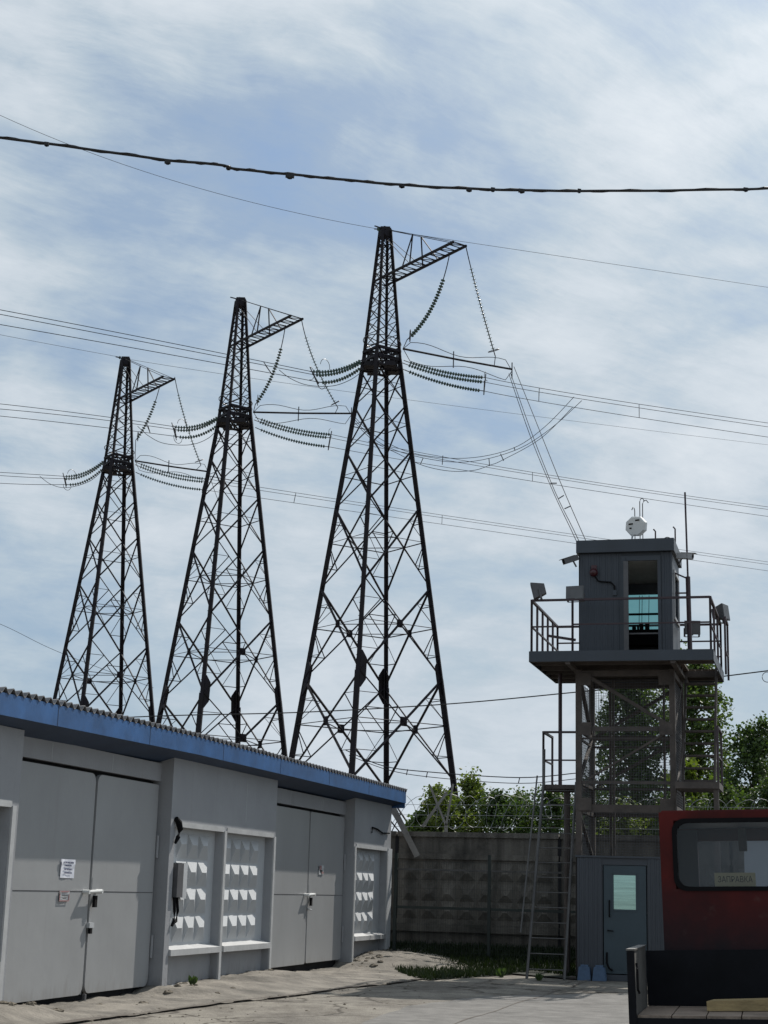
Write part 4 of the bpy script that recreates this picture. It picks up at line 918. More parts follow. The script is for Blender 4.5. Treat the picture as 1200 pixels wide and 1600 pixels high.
    ca = mb.build('crossarm', 'steel', o)
    mb = B()
    for sg, (p0, p1) in zip((-1, 1), arm):
        base = p0.lerp(p1, .40); top = base + ZV * 2.0 - UV * 0; t0 = UV * .15 + WV * sg * .2 + ZV * 41.0
        tip = p1; mid = t0.lerp(tip, .43); base = Vector((mid.x, mid.y, za)); base = p0.lerp(p1, ((mid - p0).dot(UV)) / ((p1 - p0).dot(UV)))
        mb.bar(base, mid, .10, .08); mb.bar(t0, mid, .035, .035); mb.bar(mid, tip, .035, .035)
        mb.bar(mid, p0.lerp(p1, .62 if sg > 0 else .30), .06, .05); mb.bar(t0 - ZV * .5, base, .03, .03)
    ms_ = [t for t in ()]
    mb.bar(UV * .15 + ZV * 41, UV * .15 + ZV * 41.0 - WV * .9, .06, .06)
    mb.build('arm_tie', 'steel', ca)
    lad_ = B(); lad_.bar(leg(0, 2) * 1.0, leg(0, 32), .03, .03)
    for i in range(40): p = leg(0, 3 + i * .75); t = Vector((-sin(ANG[0]), cos(ANG[0]), 0)); lad_.bar(p, p - t * .28, .03, .03)
    lad_.build('step_bolts', 'steel', o)
    return o
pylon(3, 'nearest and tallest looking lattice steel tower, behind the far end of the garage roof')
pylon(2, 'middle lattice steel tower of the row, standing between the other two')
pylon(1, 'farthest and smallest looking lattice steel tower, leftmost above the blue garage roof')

# ------------------------------------------------------------------ insulators
def curve3(P, n):
    P = [Vector(p) for p in P]
    if len(P) == 2: return [P[0].lerp(P[1], i / n) for i in range(n + 1)]
    out_ = []                                     # quadratic through three points
    for i in range(n + 1):
        t = i / n; out_.append(P[0] * (2 * (t - .5) * (t - 1)) + P[1] * (-4 * t * (t - 1)) + P[2] * (2 * t * (t - .5)))
    return out_
def discstring(P, parent, name, f0=.1, f1=.93, R=.118, pitch=.205, m='glassins'):
    cpts = curve3(P, 24); Ls = [0]
    for i in range(24): Ls.append(Ls[-1] + (cpts[i + 1] - cpts[i]).length)
    tot = Ls[-1]
    def at(s):
        for i in range(24):
            if Ls[i + 1] >= s: f_ = (s - Ls[i]) / max(1e-6, Ls[i + 1] - Ls[i]); return cpts[i].lerp(cpts[i + 1], f_), (cpts[i + 1] - cpts[i]).normalized()
        return cpts[-1], (cpts[-1] - cpts[-2]).normalized()
    mb = MB(); s = tot * f0
    while s < tot * f1:
        p, d = at(s); mb.lathe(p, d, [(-.02, .03), (0, .045), (.02, R), (.035, R * .97), (.045, .05), (.07, .03)], 10); s += pitch
    so_ = mb.build(name, m, parent)
    MB().tube(cpts, .03, 5).build('rod', 'steel', so_); return so_
wires_end = {}
def tension(idx, side, label, starts, ends, sagpx, loops, offs):
    C0 = TCs[idx]; pl = lambda x, y, k: onplane(x, y, C0 + UV * offs[k], UV)
    o = thing('tension_insulator_set', pl(*starts[0], 0), label, 'insulator', 'tension insulator sets of the lattice towers'); E_ = []
    for k, (a, b) in enumerate(zip(starts, ends)):
        m_ = ((a[0] + b[0]) / 2, (a[1] + b[1]) / 2 + sagpx)
        discstring([pl(*a, k), pl(*m_, k), pl(*b, k)], o, 'insulator_string', .08, .96); E_.append(pl(*b, k))
    mb = MB(); mb.bar(E_[0] + ZV * .25, E_[-1] - ZV * .25, .06, .05)
    if len(E_) > 2: mb.bar(E_[1] + ZV * .1, E_[-1] - ZV * .1, .06, .05)
    mb.build('yoke_plate', 'hardware', o)
    mb = MB()
    for (x, y, R, a0, a1) in loops: mb.ring(pl(x, y, 0), UV + WV * .3, R, .018, 18, a0, a1)
    mb.build('arcing_ring', 'hardware', o); return E_
OF = [-.25, .25, 0]
EL = {}; ER = {}
EL[3] = tension(3, -1, 'pair of drooping glass insulator strings on the left of the nearest tower', [(568, 561), (568, 564), (566, 573)], [(484, 580), (488, 585), (498, 597)], 8, [(508, 572, .42, 0, 3.4), (502, 598, .38, 3.0, 6.3), (484, 583, .40, 1.6, 4.7)], OF)
ER[3] = tension(3, 1, 'three straight glass insulator strings on the right of the nearest tower', [(631, 563), (629, 567), (630, 577)], [(759, 590), (757, 597), (756, 611)], 5, [(761, 588, .30, 4.5, 7.5)], OF)
EL[2] = tension(2, -1, 'drooping glass insulator strings on the left of the middle tower', [(344, 650), (343, 653), (341, 664)], [(268, 666), (272, 671), (276, 682)], 8, [(284, 664, .40, 0, 3.4), (278, 684, .38, 3.0, 6.3), (268, 672, .40, 1.6, 4.7)], OF)
ER[2] = tension(2, 1, 'three glass insulator strings on the right of the middle tower', [(399, 652), (397, 656), (399, 668)], [(518, 679), (516, 684), (513, 698)], 5, [(518, 676, .30, 4.5, 7.5)], OF)
EL[1] = tension(1, -1, 'drooping glass insulator strings on the left of the farthest tower', [(165, 718), (164, 721), (162, 731)], [(98, 744), (101, 748), (104, 757)], 8, [(112, 742, .40, 0, 3.4), (105, 758, .38, 3.0, 6.3)], OF)
ER[1] = tension(1, 1, 'three glass insulator strings on the right of the farthest tower', [(212, 722), (211, 726), (212, 738)], [(322, 748), (320, 753), (316, 765)], 5, [], OF)
def conductor(name, label, idx, ends, pxs, group, spacers=()):
    C0 = TCs[idx]; cs_ = []
    o = thing(name, ends[0], label, 'power line', group)
    for k, (E0, (mx_, my_), (ex, ey)) in enumerate(zip(ends, *[list(z) for z in zip(*pxs)])):
        pl = lambda x, y: onplane(x, y, C0 + UV * OF[k], UV)
        c = curve3([E0, pl(mx_, my_), pl(ex, ey)], 20); e = c[-1] - c[-2]; c.append(c[-1] + e * 3); cs_.append(c)
        MB().tube(c, .020, 5, False).build('subconductor', 'wire', o)
    for i in spacers:
        mb = MB(); mb.bar(cs_[0][i], cs_[2][i], .04, .04); mb.bar(cs_[1][i], cs_[2][i], .04, .04); mb.build('spacer', 'hardware', o)
    return cs_
gp_ = 'conductor spans of the lattice towers'
conductor('conductor_span', 'triple conductor bundle leaving the nearest tower to the left', 3, EL[3], [((242, 531), (0, 484)), ((244, 538), (0, 491)), ((249, 551), (0, 507))], gp_, (3,))
cr3 = conductor('conductor_span', 'triple conductor bundle leaving the nearest tower to the right', 3, ER[3], [((925, 620), (1200, 661)), ((925, 626), (1200, 667)), ((925, 641), (1200, 683))], gp_, (6, 13))
conductor('conductor_span', 'triple conductor bundle leaving the middle tower to the left', 2, EL[2], [((134, 647), (0, 631)), ((136, 653), (0, 639)), ((138, 665), (0, 650))], gp_, (3,))
conductor('conductor_span', 'triple conductor bundle leaving the middle tower to the right', 2, ER[2], [((832, 738), (1200, 792)), ((832, 742), (1200, 796)), ((832, 752), (1200, 807))], gp_, (3, 10))
conductor('conductor_span', 'triple conductor bundle leaving the farthest tower to the left', 1, EL[1], [((50, 741), (0, 738)), ((50, 746), (0, 743)), ((52, 757), (0, 755))], gp_)
conductor('conductor_span', 'triple conductor bundle leaving the farthest tower to the right', 1, ER[1], [((780, 818), (1200, 878)), ((780, 822), (1200, 882)), ((780, 832), (1200, 892))], gp_, (3, 8))
# ground (shield) wires at the tower tops
def gwire(label, idx, a, m_, b):
    C0 = TCs[idx]; pl = lambda x, y: onplane(x, y, C0, UV); c = curve3([pl(*a), pl(*m_), pl(*b)], 24); e = c[-1] - c[-2]; c.append(c[-1] + e * 3)
    tag(MB().tube(c, .014, 4, False).build('shield_wire', 'wire', origin=c[0]), label, 'wire', 'shield wires at the tower tops')
gwire('thin shield wire from the nearest tower top up to the left', 3, (592, 358), (290, 288), (0, 180))
gwire('thin shield wire from the nearest tower top down to the right', 3, (612, 361), (900, 404), (1200, 449))
gwire('thin shield wire left of the farthest tower top', 1, (188, 558), (95, 541), (0, 523))
gwire('thin shield wire running right from the farthest tower top behind the others', 1, (205, 562), (640, 625), (1200, 695))
for idx, px_ in ((3, (585, 358)), (1, (182, 558))):
    p = onplane(*px_, TCs[idx], UV); top = TCs[idx] + ZV * 41.1
    o = thing('shield_wire_clamp', top, 'short insulator clamp holding the shield wire at the top of the %s tower' % ('nearest' if idx == 3 else 'farthest'), 'clamp')
    MB().tube([top, p], .03, 5).build('link', 'hardware', o); MB().ring(p + Vector((.3, 0, -.4)), UV, .45, .012, 14, 1.5, 4.7).build('loop', 'wire', o); MB().lathe(p.lerp(top, .3), (top - p).normalized(), [(0, .05), (.02, .13), (.08, .13), (.12, .05)], 8).build('disc', 'glassins', o)
# jumper buses below the arms, with suspension strings
bus = {3: [(630, 545), (800, 577)], 2: [(396, 644), (549, 646)], 1: [(211, 720), (326, 737)]}
hang = {3: [((703, 394), (678, 474), (636, 531)), ((728, 385), (747, 462), (774, 557))], 2: [((446, 508), (429, 577), (399, 632)), ((471, 498), (491, 565), (528, 637))], 1: [((250, 602), (234, 650), (212, 688)), ((273, 589), (289, 655), (314, 727))]}
nm = {3: 'nearest', 2: 'middle', 1: 'farthest'}
BE = {}
for idx in (3, 2, 1):
    pc = TCs[idx] + UV * 7.2; pl = lambda x, y: onplane(x, y, pc, UV)
    a, b = pl(*bus[idx][0]), pl(*bus[idx][1]); BE[idx] = b
    o = thing('jumper_bus', a, 'dark rigid jumper pipe hung level below the arm of the %s tower' % nm[idx], 'busbar', 'jumper pipes of the lattice towers')
    MB().tube([a, a.lerp(b, .5) - ZV * .03, b], .06, 8).build('pipe', 'steel', o)
    for sg in (1, -1):
        pts = [a.lerp(b, f_) + ZV * (sg * .35 * (1 + .5 * sin(f_ * 9)) if sg > 0 else -.55 - .18 * sin(f_ * 8)) for f_ in [i / 16 for i in range(17)]]; pts = [a] + pts[1:-1] + [b - ZV * .1]
        MB().tube(pts, .02, 5).build('subconductor', 'wire', o)
    for f_ in (.45, 1.0): q = a.lerp(b, f_); MB().bar(q + ZV * .4, q - ZV * .55, .09, .06).build('spacer', 'hardware', o)
    for k, (p1, p2, p3) in enumerate(hang[idx]):
        q1, q2, q3 = (onplane(*p1, TCs[idx] + UV * (7.0 if k == 0 else 7.4), UV) if k else onplane(*p1, pc, UV)), pl(*p2), pl(*p3)
        h = thing('suspension_insulator', q1, '%s hanging glass insulator string below the arm of the %s tower' % (('curved inner', 'straight outer')[k], nm[idx]), 'insulator', 'hanging insulator strings of the lattice towers')
        discstring([q1, q2, q3], h, 'disc_string', .28 if k == 0 else .2, .95, .13)
        d = (q3 - q2).normalized(); MB().ring(q3 - d * .35, (WV + UV * .6) if k == 0 else d, .33, .025, 20).build('corona_ring', 'hardware', h)
        MB().tube([q3, (a if k == 0 else a.lerp(b, .83)) + ZV * .02], .025, 5).build('link', 'hardware', h)
# slack bundle joining middle tower bus to the nearest tower's right span
def pathY(pts): return [atY(x, y, Y) for x, y, Y in pts]
def smooth(pts, n=6):
    P = [pts[0]] + pts + [pts[-1]]; o_ = []
    for i in range(1, len(P) - 2):
        for k in range(n):
            t = k / n; a, b, c, d = P[i - 1], P[i], P[i + 1], P[i + 2]
            o_.append(.5 * ((2 * b) + (c - a) * t + (2 * a - 5 * b + 4 * c - d) * t * t + (3 * b - a - 3 * c + d) * t ** 3))
    o_.append(P[-2]); return o_
Yb = BE[2].y; Ye = cr3[0][8].y
o = thing('slack_jumper_bundle', BE[2], 'sagging triple wire loop rising to the right span of the nearest tower', 'power line')
def lerpY(pts):
    x0, x1 = pts[0][0], pts[-1][0]; return [(x, y, Yb + (Ye - Yb) * (x - x0) / (x1 - x0)) for x, y in pts]
st3 = [[(549, 646), (585, 680), (645, 708), (727, 716), (800, 701), (850, 668), (897, 620)], [(549, 650), (590, 690), (650, 713), (727, 722), (804, 704), (860, 670), (909, 626)], [(549, 655), (585, 690), (620, 708), (660, 727), (702, 736), (740, 735), (765, 727), (785, 719), (845, 685), (895, 636)]]
sp_ = [smooth(pathY(lerpY(s_))) for s_ in st3]
for s_ in sp_: MB().tube(s_, .02, 5, False).build('subconductor', 'wire', o)
for (x0, y0, x1, y1) in [(692, 712, 691, 726), (764, 717, 765, 728), (782, 709, 787, 720), (803, 699, 805, 704), (661, 716, 657, 725)]:
    Yq = Yb + (Ye - Yb) * (x0 - 549) / 350; MB().bar(atY(x0, y0, Yq), atY(x1, y1, Yq), .05, .05).build('spacer', 'hardware', o)
# droppers from nearest tower bus down behind the watchtower
o = thing('dropper_bundle', BE[3], 'three parallel dropper wires falling steeply from the nearest tower bus behind the cabin', 'power line')
Y3 = BE[3].y
dr_ = [[(803, 573, Y3), (838, 660, Y3 - 3), (875, 752, Y3 - 8), (914, 842, Y3 - 14), (985, 1000, Y3 - 22), (1015, 1110, Y3 - 28)], [(798, 584, Y3), (832, 680, Y3 - 3), (868, 770, Y3 - 8), (903, 842, Y3 - 14), (965, 980, Y3 - 22), (1010, 1110, Y3 - 28)], [(795, 584, Y3), (828, 680, Y3 - 3), (865, 770, Y3 - 8), (899, 842, Y3 - 14), (960, 980, Y3 - 22), (1006, 1110, Y3 - 28)]]
for s_ in dr_: MB().tube(smooth(pathY(s_)), .02, 5, False).build('subconductor', 'wire', o)
for (x0, y0, x1, y1, Yq) in [(873, 779, 881, 774, Y3 - 9), (882, 795, 891, 791, Y3 - 10), (860, 755, 870, 755, Y3 - 8)]: MB().bar(atY(x0, y0, Yq), atY(x1, y1, Yq), .05, .05).build('spacer', 'hardware', o)
# left-hand slack jumpers under the tension sets
for idx, P_, lab in ((3, [(436, 578), (455, 592), (482, 602), (520, 603), (550, 592), (569, 577)], 'thin jumper wire drooping below the left insulators of the nearest tower'), (2, [(215, 666), (232, 681), (257, 693), (297, 695), (325, 685), (342, 668)], 'thin jumper wire drooping below the left insulators of the middle tower'), (1, [(62, 744), (80, 757), (105, 762), (140, 752), (163, 732)], 'thin jumper wire drooping below the left insulators of the farthest tower')):
    pts = smooth([onplane(x, y, TCs[idx] + UV * .3, UV) for x, y in P_]); tag(MB().tube(pts, .02, 5).build('jumper_wire', 'wire', origin=pts[0]), lab, 'wire', 'jumper wires of the lattice towers')
pts = smooth(pathY([(326, 737, BE[1].y), (333, 760, BE[1].y - 1), (342, 782, BE[1].y), (349, 770, BE[1].y), (352, 745, BE[1].y)]))
tag(MB().tube(pts, .02, 5).build('jumper_wire', 'wire', origin=pts[0]), 'short hanging wire at the right end of the farthest tower pipe', 'wire', 'jumper wires of the lattice towers')

# near service cables
def span(name, label, pts, r, m='cable', cat='cable'):
    P_ = smooth(pathY(pts), 8); return P_, tag(MB().tube(P_, r, 6, False).build(name, m, origin=P_[0]), label, cat)
fo = thing('overhead_cable', atY(0, 215, 12), 'thick black overhead cable with tape lumps crossing the whole sky in front', 'cable')
P_ = smooth(pathY([(-1500, 40, 14.0), (-700, 146, 12.8), (-260, 194, 12.3), (-90, 207, 12.15), (0, 215, 12), (130, 232, 12.05), (260, 250, 12.1), (340, 257, 12.15), (370, 264, 12.2), (450, 272, 12.3), (540, 281, 12.4), (630, 289, 12.5), (740, 295, 12.7), (860, 298, 12.9), (1000, 298, 13.1), (1165, 295.5, 13.3), (1260, 292, 13.5), (1500, 285, 13.9), (2100, 246, 15.0), (3000, 150, 17.0)]), 10)
rr = random.Random(4)
P_ = [p + Vector((0, 0, .0015 * sin(i * .7))) for i, p in enumerate(P_)]
MB().tube(P_, .0115, 7, False).build('cable_core', 'cable', fo)
w2 = [p + Vector((0, .012 * sin(i * .9), .013 * cos(i * .9))) for i, p in enumerate(P_)]
MB().tube(w2, .005, 5, False).build('carrier_wire', 'cable', fo)
for (x, y, Y, s_) in [(262, 253, 12.1, .8), (357, 262, 12.2, .6), (453, 275, 12.3, 1.2), (628, 290, 12.5, .8), (733, 296, 12.65, .8), (770, 296, 12.7, .6), (815, 298, 12.8, .9), (73, 225, 12, .6), (1165, 296, 13.3, .7), (905, 298, 12.9, .5)]:
    p = atY(x, y, Y); v_, f_ = lump(p - Vector((0, 0, .014)), .017 * s_, int(x)); mb = MB(); mb.add([(a, b, p.z + (c - p.z) * 1.5) for a, b, c in v_], f_); mb.bar(p + Vector((-.03 * s_, 0, .002)), p + Vector((.03 * s_, 0, -.002)), .026, .028); mb.build('tape_lump', 'cable', fo)
span('overhead_wire', 'single dark wire running low behind the towers and the watchtower', [(40, 1130, 60), (240, 1119, 60), (470, 1113, 59), (700, 1100, 58), (895, 1082, 56), (1060, 1065, 54), (1200, 1048, 53), (1500, 1010, 50)], .022, cat='wire')
span('overhead_wire', 'faint thin wire sloping down at the left edge behind the farthest tower', [(-120, 930, 150), (0, 975, 150), (90, 1018, 150), (240, 1075, 150)], .022, 'wire', 'wire')
o = thing('wire_pair', atY(560, 1185, 52), 'two parallel wires with spacers drooping low right of the nearest tower base', 'wire')
a_ = smooth(pathY([(540, 1172, 52), (600, 1197, 52), (680, 1207, 52), (812, 1215, 51), (900, 1208, 51)])); b_ = smooth(pathY([(545, 1180, 52), (610, 1204, 52), (690, 1216, 52), (812, 1224, 51), (900, 1217, 51)]))
MB().tube(a_, .016, 5).build('wire', 'wire', o); MB().tube(b_, .012, 5).build('wire', 'wire', o)
for x, y in ((637, 1202), (668, 1206), (812, 1215), (850, 1213)): MB().bar(atY(x, y, 51.5), atY(x - 2, y + 9, 51.5), .03, .03).build('spacer', 'hardware', o)
MB().ring(atY(1197, 1048, 53), (0, 1, 0), .12, .01, 12).v  # (coil is part of the wire end below)
tag(MB().ring(atY(1199, 1058, 53), (.3, 1, 0), .17, .012, 16).build('cable_coil', 'cable', origin=atY(1199, 1058, 53)), 'small coil hanging from the low wire at the right edge', 'coil')

# ================================================================== TREES
def leaves(centers, radii, per, size, seed, name, m, parent, flat=1.0):
    r = np.random.default_rng(seed); V = []; nC = len(centers)
    cen = np.repeat(np.array([tuple(c) for c in centers]), per, axis=0); rad_ = np.repeat(np.array(radii), per)
    d = r.normal(size=cen.shape); d /= np.linalg.norm(d, axis=1, keepdims=True); d *= (r.random(len(cen)) ** .45)[:, None]; d[:, 2] *= flat
    P = cen + d * rad_[:, None]
    a = r.normal(size=P.shape); a /= np.linalg.norm(a, axis=1, keepdims=True); a[:, 2] *= .7
    b = np.cross(a, r.normal(size=P.shape)); b /= np.linalg.norm(b, axis=1, keepdims=True)
    sz = size * (.6 + .8 * r.random(len(P)))[:, None]
    q = np.stack([P - a * sz * .5, P + b * sz * .34, P + a * sz * .5, P - b * sz * .34], axis=1).reshape(-1, 3)
    o0 = np.array(parent['_o'] if parent is not None else (0, 0, 0)); q = q - o0
    me = bpy.data.meshes.new(name); n = len(P); me.vertices.add(4 * n); me.vertices.foreach_set('co', q.ravel().astype('f'))
    me.loops.add(4 * n); me.loops.foreach_set('vertex_index', np.arange(4 * n, dtype='i')); me.polygons.add(n)
    me.polygons.foreach_set('loop_start', np.arange(0, 4 * n, 4, dtype='i')); me.polygons.foreach_set('loop_total', np.full(n, 4, dtype='i')); me.update(); me.validate()
    me.materials.append(M[m]); o = bpy.data.objects.new(name, me); COL.objects.link(o); o.parent = parent; o['_o'] = list(o0); return o
def tree(label, base, H, W, z0, m, seed, per=80, size=.12, nclump=None, lean=0, shape='oval', cat='tree', name='leafy_tree', group='trees behind the concrete wall', csize=.34):
    rr = random.Random(seed); base = Vector(base); o = thing(name, base, label, cat, group)
    tr = MB(); tp = []; n = 8
    for i in range(n + 1):
        f_ = i / n; tp.append(base + Vector((lean * f_ * f_ + .12 * sin(f_ * 5 + seed), .1 * cos(f_ * 4 + seed), H * .93 * f_)))
    tr.tube(tp, [max(.02, .028 * H * (1 - i / n * .95)) for i in range(n + 1)], 8)
    cl = []; rd = []
    nb = nclump or int(10 + H * 3)
    def width(f_):
        if shape == 'oval': return sin(pi * min(1, max(.03, (f_ * .92 + .08)))) ** .6
        if shape == 'poplar': return (sin(pi * (f_ * .88 + .1)) ** .5) * (.85 + .15 * sin(f_ * 17 + seed))
        return 1 - .6 * f_
    for i in range(nb):
        f_ = (i + rr.random()) / nb; z = z0 + (H - z0) * f_; ang = i * 2.4 + rr.random(); w_ = width(f_) * W / 2 * (.75 + .45 * rr.random())
        root = base + Vector((0, 0, max(.3, z - w_ * .8))); ft = (root.z - base.z) / (H * .93); idx = min(n - 1, max(0, int(ft * n))); root = tp[idx].lerp(tp[idx + 1], max(0, min(1, ft * n - idx)))
        tip = Vector((base.x + lean * f_ * f_ + cos(ang) * w_, base.y + sin(ang) * w_, base.z + z))
        mid = root.lerp(tip, .5) + Vector((0, 0, .12 * w_)); tr.tube([root, mid, tip], [.018 * H * (1 - f_ * .7) * .5 + .01, .018, .006], 5)
        for j in range(5):
            g_ = .30 + .70 * (j + rr.random() * .6) / 5; p = root.lerp(mid, g_ * 2) if g_ < .5 else mid.lerp(tip, g_ * 2 - 1)
            p = p + Vector((rr.gauss(0, .22), rr.gauss(0, .22), rr.gauss(0, .2))) * (W / 4); cl.append(p); rd.append(csize * (.6 + .9 * rr.random()) * (W / 3.2) ** .5)
            if rr.random() < .5: tr.tube([mid.lerp(tip, .3), p], [.01, .004], 4)
    for i in range(6): f_ = .86 + .14 * i / 5; cl.append(Vector((base.x + lean + rr.gauss(0, W * .06), base.y + rr.gauss(0, W * .06), base.z + H * f_))); rd.append(csize * .6)
    tr.build('trunk', 'bark', o); leaves(cl, rd, per, size, seed, 'crown', m, o); return o
def px_tree(x, ytop, Y, H=None): p = atY(x, ytop, Y); return Vector((p.x, p.y, 0)), p.z
b, h = px_tree(985, 1050, 50); tree('tall dark leafy tree seen through the legs of the watchtower', b, h, 3.3, 1.0, 'leafB', 31, per=80, nclump=66, shape='poplar')
b, h = px_tree(1085, 1028, 52); tree('tall loose tree rising right behind the watchtower stairs', b, h, 3.4, 1.0, 'leafA', 32, per=76, nclump=66, shape='poplar')
b, h = px_tree(1178, 1135, 50); tree('broad dark tree at the right edge beyond the red cab', b, h, 3.6, .8, 'leafB', 33, per=85, nclump=46)
b, h = px_tree(1265, 1120, 53); tree('dark tree partly outside the right edge', b, h, 4.5, .8, 'leafA', 37, per=40, nclump=40)
b, h = px_tree(1072, 1190, 47); tree('small yellow-green tree behind the watchtower stairs', b, h, 1.6, 1.2, 'leafC', 34, per=40, nclump=16, size=.15)
specs = [(690, 1238, 45, 2.2, 'leafC', 'young light green tree with upright shoots at the wall beside the tower leg'), (735, 1222, 46, 1.8, 'leafC', 'pointed light green tree right of the tower leg'), (775, 1240, 45, 2.2, 'leafB', 'round dark bush above the wall, middle of the hedge row'),
         (815, 1244, 46, 2.2, 'leafA', 'mid green bush above the wall left of the ladder'), (860, 1238, 45, 2.4, 'leafB', 'dark bush above the wall behind the steel ladder'), (915, 1232, 47, 2.4, 'leafA', 'mid green bush behind the left legs of the watchtower'),
         (980, 1262, 46, 2.6, 'leafC', 'light green bush seen through the cage of the watchtower'), (1050, 1250, 46, 2.4, 'leafB', 'dark bush behind the right legs of the watchtower'), (1120, 1230, 45, 2.6, 'leafA', 'bush just above the red cab roof'), (1200, 1225, 46, 2.8, 'leafB', 'bush at the right edge above the red cab'), (655, 1275, 45, 1.3, 'leafA', 'low bush at the left end of the hedge row')]
for i, (x, yt, Y, W_, m_, lab) in enumerate(specs):
    b, h = px_tree(x, yt, Y); tree(lab, b, h, W_, .9, m_, 50 + i, per=80, size=.10, nclump=26, cat='bush', name='bush', group='bushes above the concrete wall', csize=.36, shape='oval')

# ================================================================== SITE CABIN seen through the truck glass
SC = Vector((9.2, 33.0, 0))
def SX(p): return SC + NV * p[0] + DV * p[1] + ZV * p[2]
sc_ = thing('site_cabin', SC, 'pale grey flat roofed metal cabin seen through the windows of the red truck', 'cabin')
mb = MB(SX); mb.box(-1.7, 1.1, 0, .06, 0, 2.9); mb.box(2.2, 4.6, 0, .06, 0, 2.9); mb.box(1.1, 2.2, 0, .06, 2.2, 2.9); mb.box(-1.7, -1.64, .061, 3, 0, 2.9); mb.box(4.54, 4.6, .061, 3, 0, 2.9); mb.box(-1.7, 4.6, 3.001, 3.06, 0, 2.9)
mb.build('wall', 'siding', sc_); MB(SX).box(-1.8, 4.7, -.1, 3.15, 2.901, 3.0).build('roof', 'midgrey', sc_)
MB(SX).box(1.12, 2.18, .02, .05, 0, 2.19).build('door', 'midgrey', sc_)
mb = MB(SX); mb.box(-1.5, .9, -.012, -.001, 1.62, 1.68); mb.build('trim_strip', 'midgrey', sc_)

# ================================================================== RED TRUCK (r right, f forward, u up), slightly tilted
def red_black_below():  # dark red paint turning black towards the bottom, with a noisy edge
    m = M['red'].copy(); m.name = 'dark_red_paint_black_below'; t = m.node_tree; b = t.nodes['Principled BSDF']; src = b.inputs['Base Color'].links[0].from_socket
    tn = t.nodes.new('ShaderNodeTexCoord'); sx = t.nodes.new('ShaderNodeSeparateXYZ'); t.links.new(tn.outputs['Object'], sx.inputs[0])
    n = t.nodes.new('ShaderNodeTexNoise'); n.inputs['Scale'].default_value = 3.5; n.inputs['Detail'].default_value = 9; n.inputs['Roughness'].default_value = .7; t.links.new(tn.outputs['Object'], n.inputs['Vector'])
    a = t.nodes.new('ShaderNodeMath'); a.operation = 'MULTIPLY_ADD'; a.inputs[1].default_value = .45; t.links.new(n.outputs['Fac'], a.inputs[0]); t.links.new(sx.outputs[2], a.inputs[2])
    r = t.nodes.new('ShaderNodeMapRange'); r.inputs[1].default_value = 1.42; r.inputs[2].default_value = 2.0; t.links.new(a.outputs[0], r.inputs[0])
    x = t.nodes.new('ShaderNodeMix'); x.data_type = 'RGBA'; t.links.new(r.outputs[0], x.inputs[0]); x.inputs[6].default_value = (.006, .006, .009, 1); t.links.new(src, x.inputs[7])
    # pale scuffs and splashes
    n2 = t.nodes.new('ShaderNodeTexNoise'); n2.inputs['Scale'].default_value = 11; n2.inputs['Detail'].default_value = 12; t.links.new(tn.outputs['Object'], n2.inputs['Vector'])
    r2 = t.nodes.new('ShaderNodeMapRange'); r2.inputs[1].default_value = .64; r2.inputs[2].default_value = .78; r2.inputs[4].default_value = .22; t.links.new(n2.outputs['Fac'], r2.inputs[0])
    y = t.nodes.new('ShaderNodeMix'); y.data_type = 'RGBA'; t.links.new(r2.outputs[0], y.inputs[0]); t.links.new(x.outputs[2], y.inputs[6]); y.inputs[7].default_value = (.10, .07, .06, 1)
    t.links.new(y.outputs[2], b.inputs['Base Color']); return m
yt = radians(13.5); ro = radians(1.7)
er = Vector((cos(yt), -sin(yt), 0)); ed = Vector((sin(yt), cos(yt), 0)); er2 = er * cos(ro) + ZV * sin(ro); eu = ZV * cos(ro) - er * sin(ro)
TO = atY(1013, 1571, 11)
def TX(p): return TO + er2 * p[0] + ed * p[1] + eu * p[2]
def KB(): return MB(TX)
tk = thing('red_truck', TX((1, .4, -.95)), 'small old dark red flatbed truck seen from behind its bed', 'truck')
CW0, CW1, CD, CHT = .12, 1.92, 1.25, 1.25      # cab: left, right, depth, height above bed floor
W0, W1, WZ0, WZ1 = .215, 1.84, .745, 1.195        # rear window
def frame(mb, r0, r1, z0, z1, f0, f1, R0_, R1_, Z0, Z1):
    mb.box(R0_, R1_, f0, f1, Z0, z0); mb.box(R0_, R1_, f0, f1, z1, Z1); mb.box(R0_, r0, f0, f1, z0, z1); mb.box(r1, R1_, f0, f1, z0, z1)
cab = KB(); frame(cab, W0, W1, WZ0, WZ1, 0, .05, CW0, CW1, -.1, CHT)
# left side of the cab with quarter window
cab.box(CW0, CW0 + .05, .05, CD + .1, -.1, .70); cab.box(CW0, CW0 + .05, .05, .16, .70, CHT); cab.box(CW0, CW0 + .05, .16, CD, 1.17, CHT); cab.box(CW0, CW0 + .05, CD - .08, CD, .70, 1.17)
cab.box(CW1 - .05, CW1, .05, CD + .1, -.1, .70); cab.box(CW1 - .05, CW1, .05, .16, .70, CHT); cab.box(CW1 - .05, CW1, .16, CD, 1.17, CHT); cab.box(CW1 - .05, CW1, CD - .08, CD, .70, 1.17)
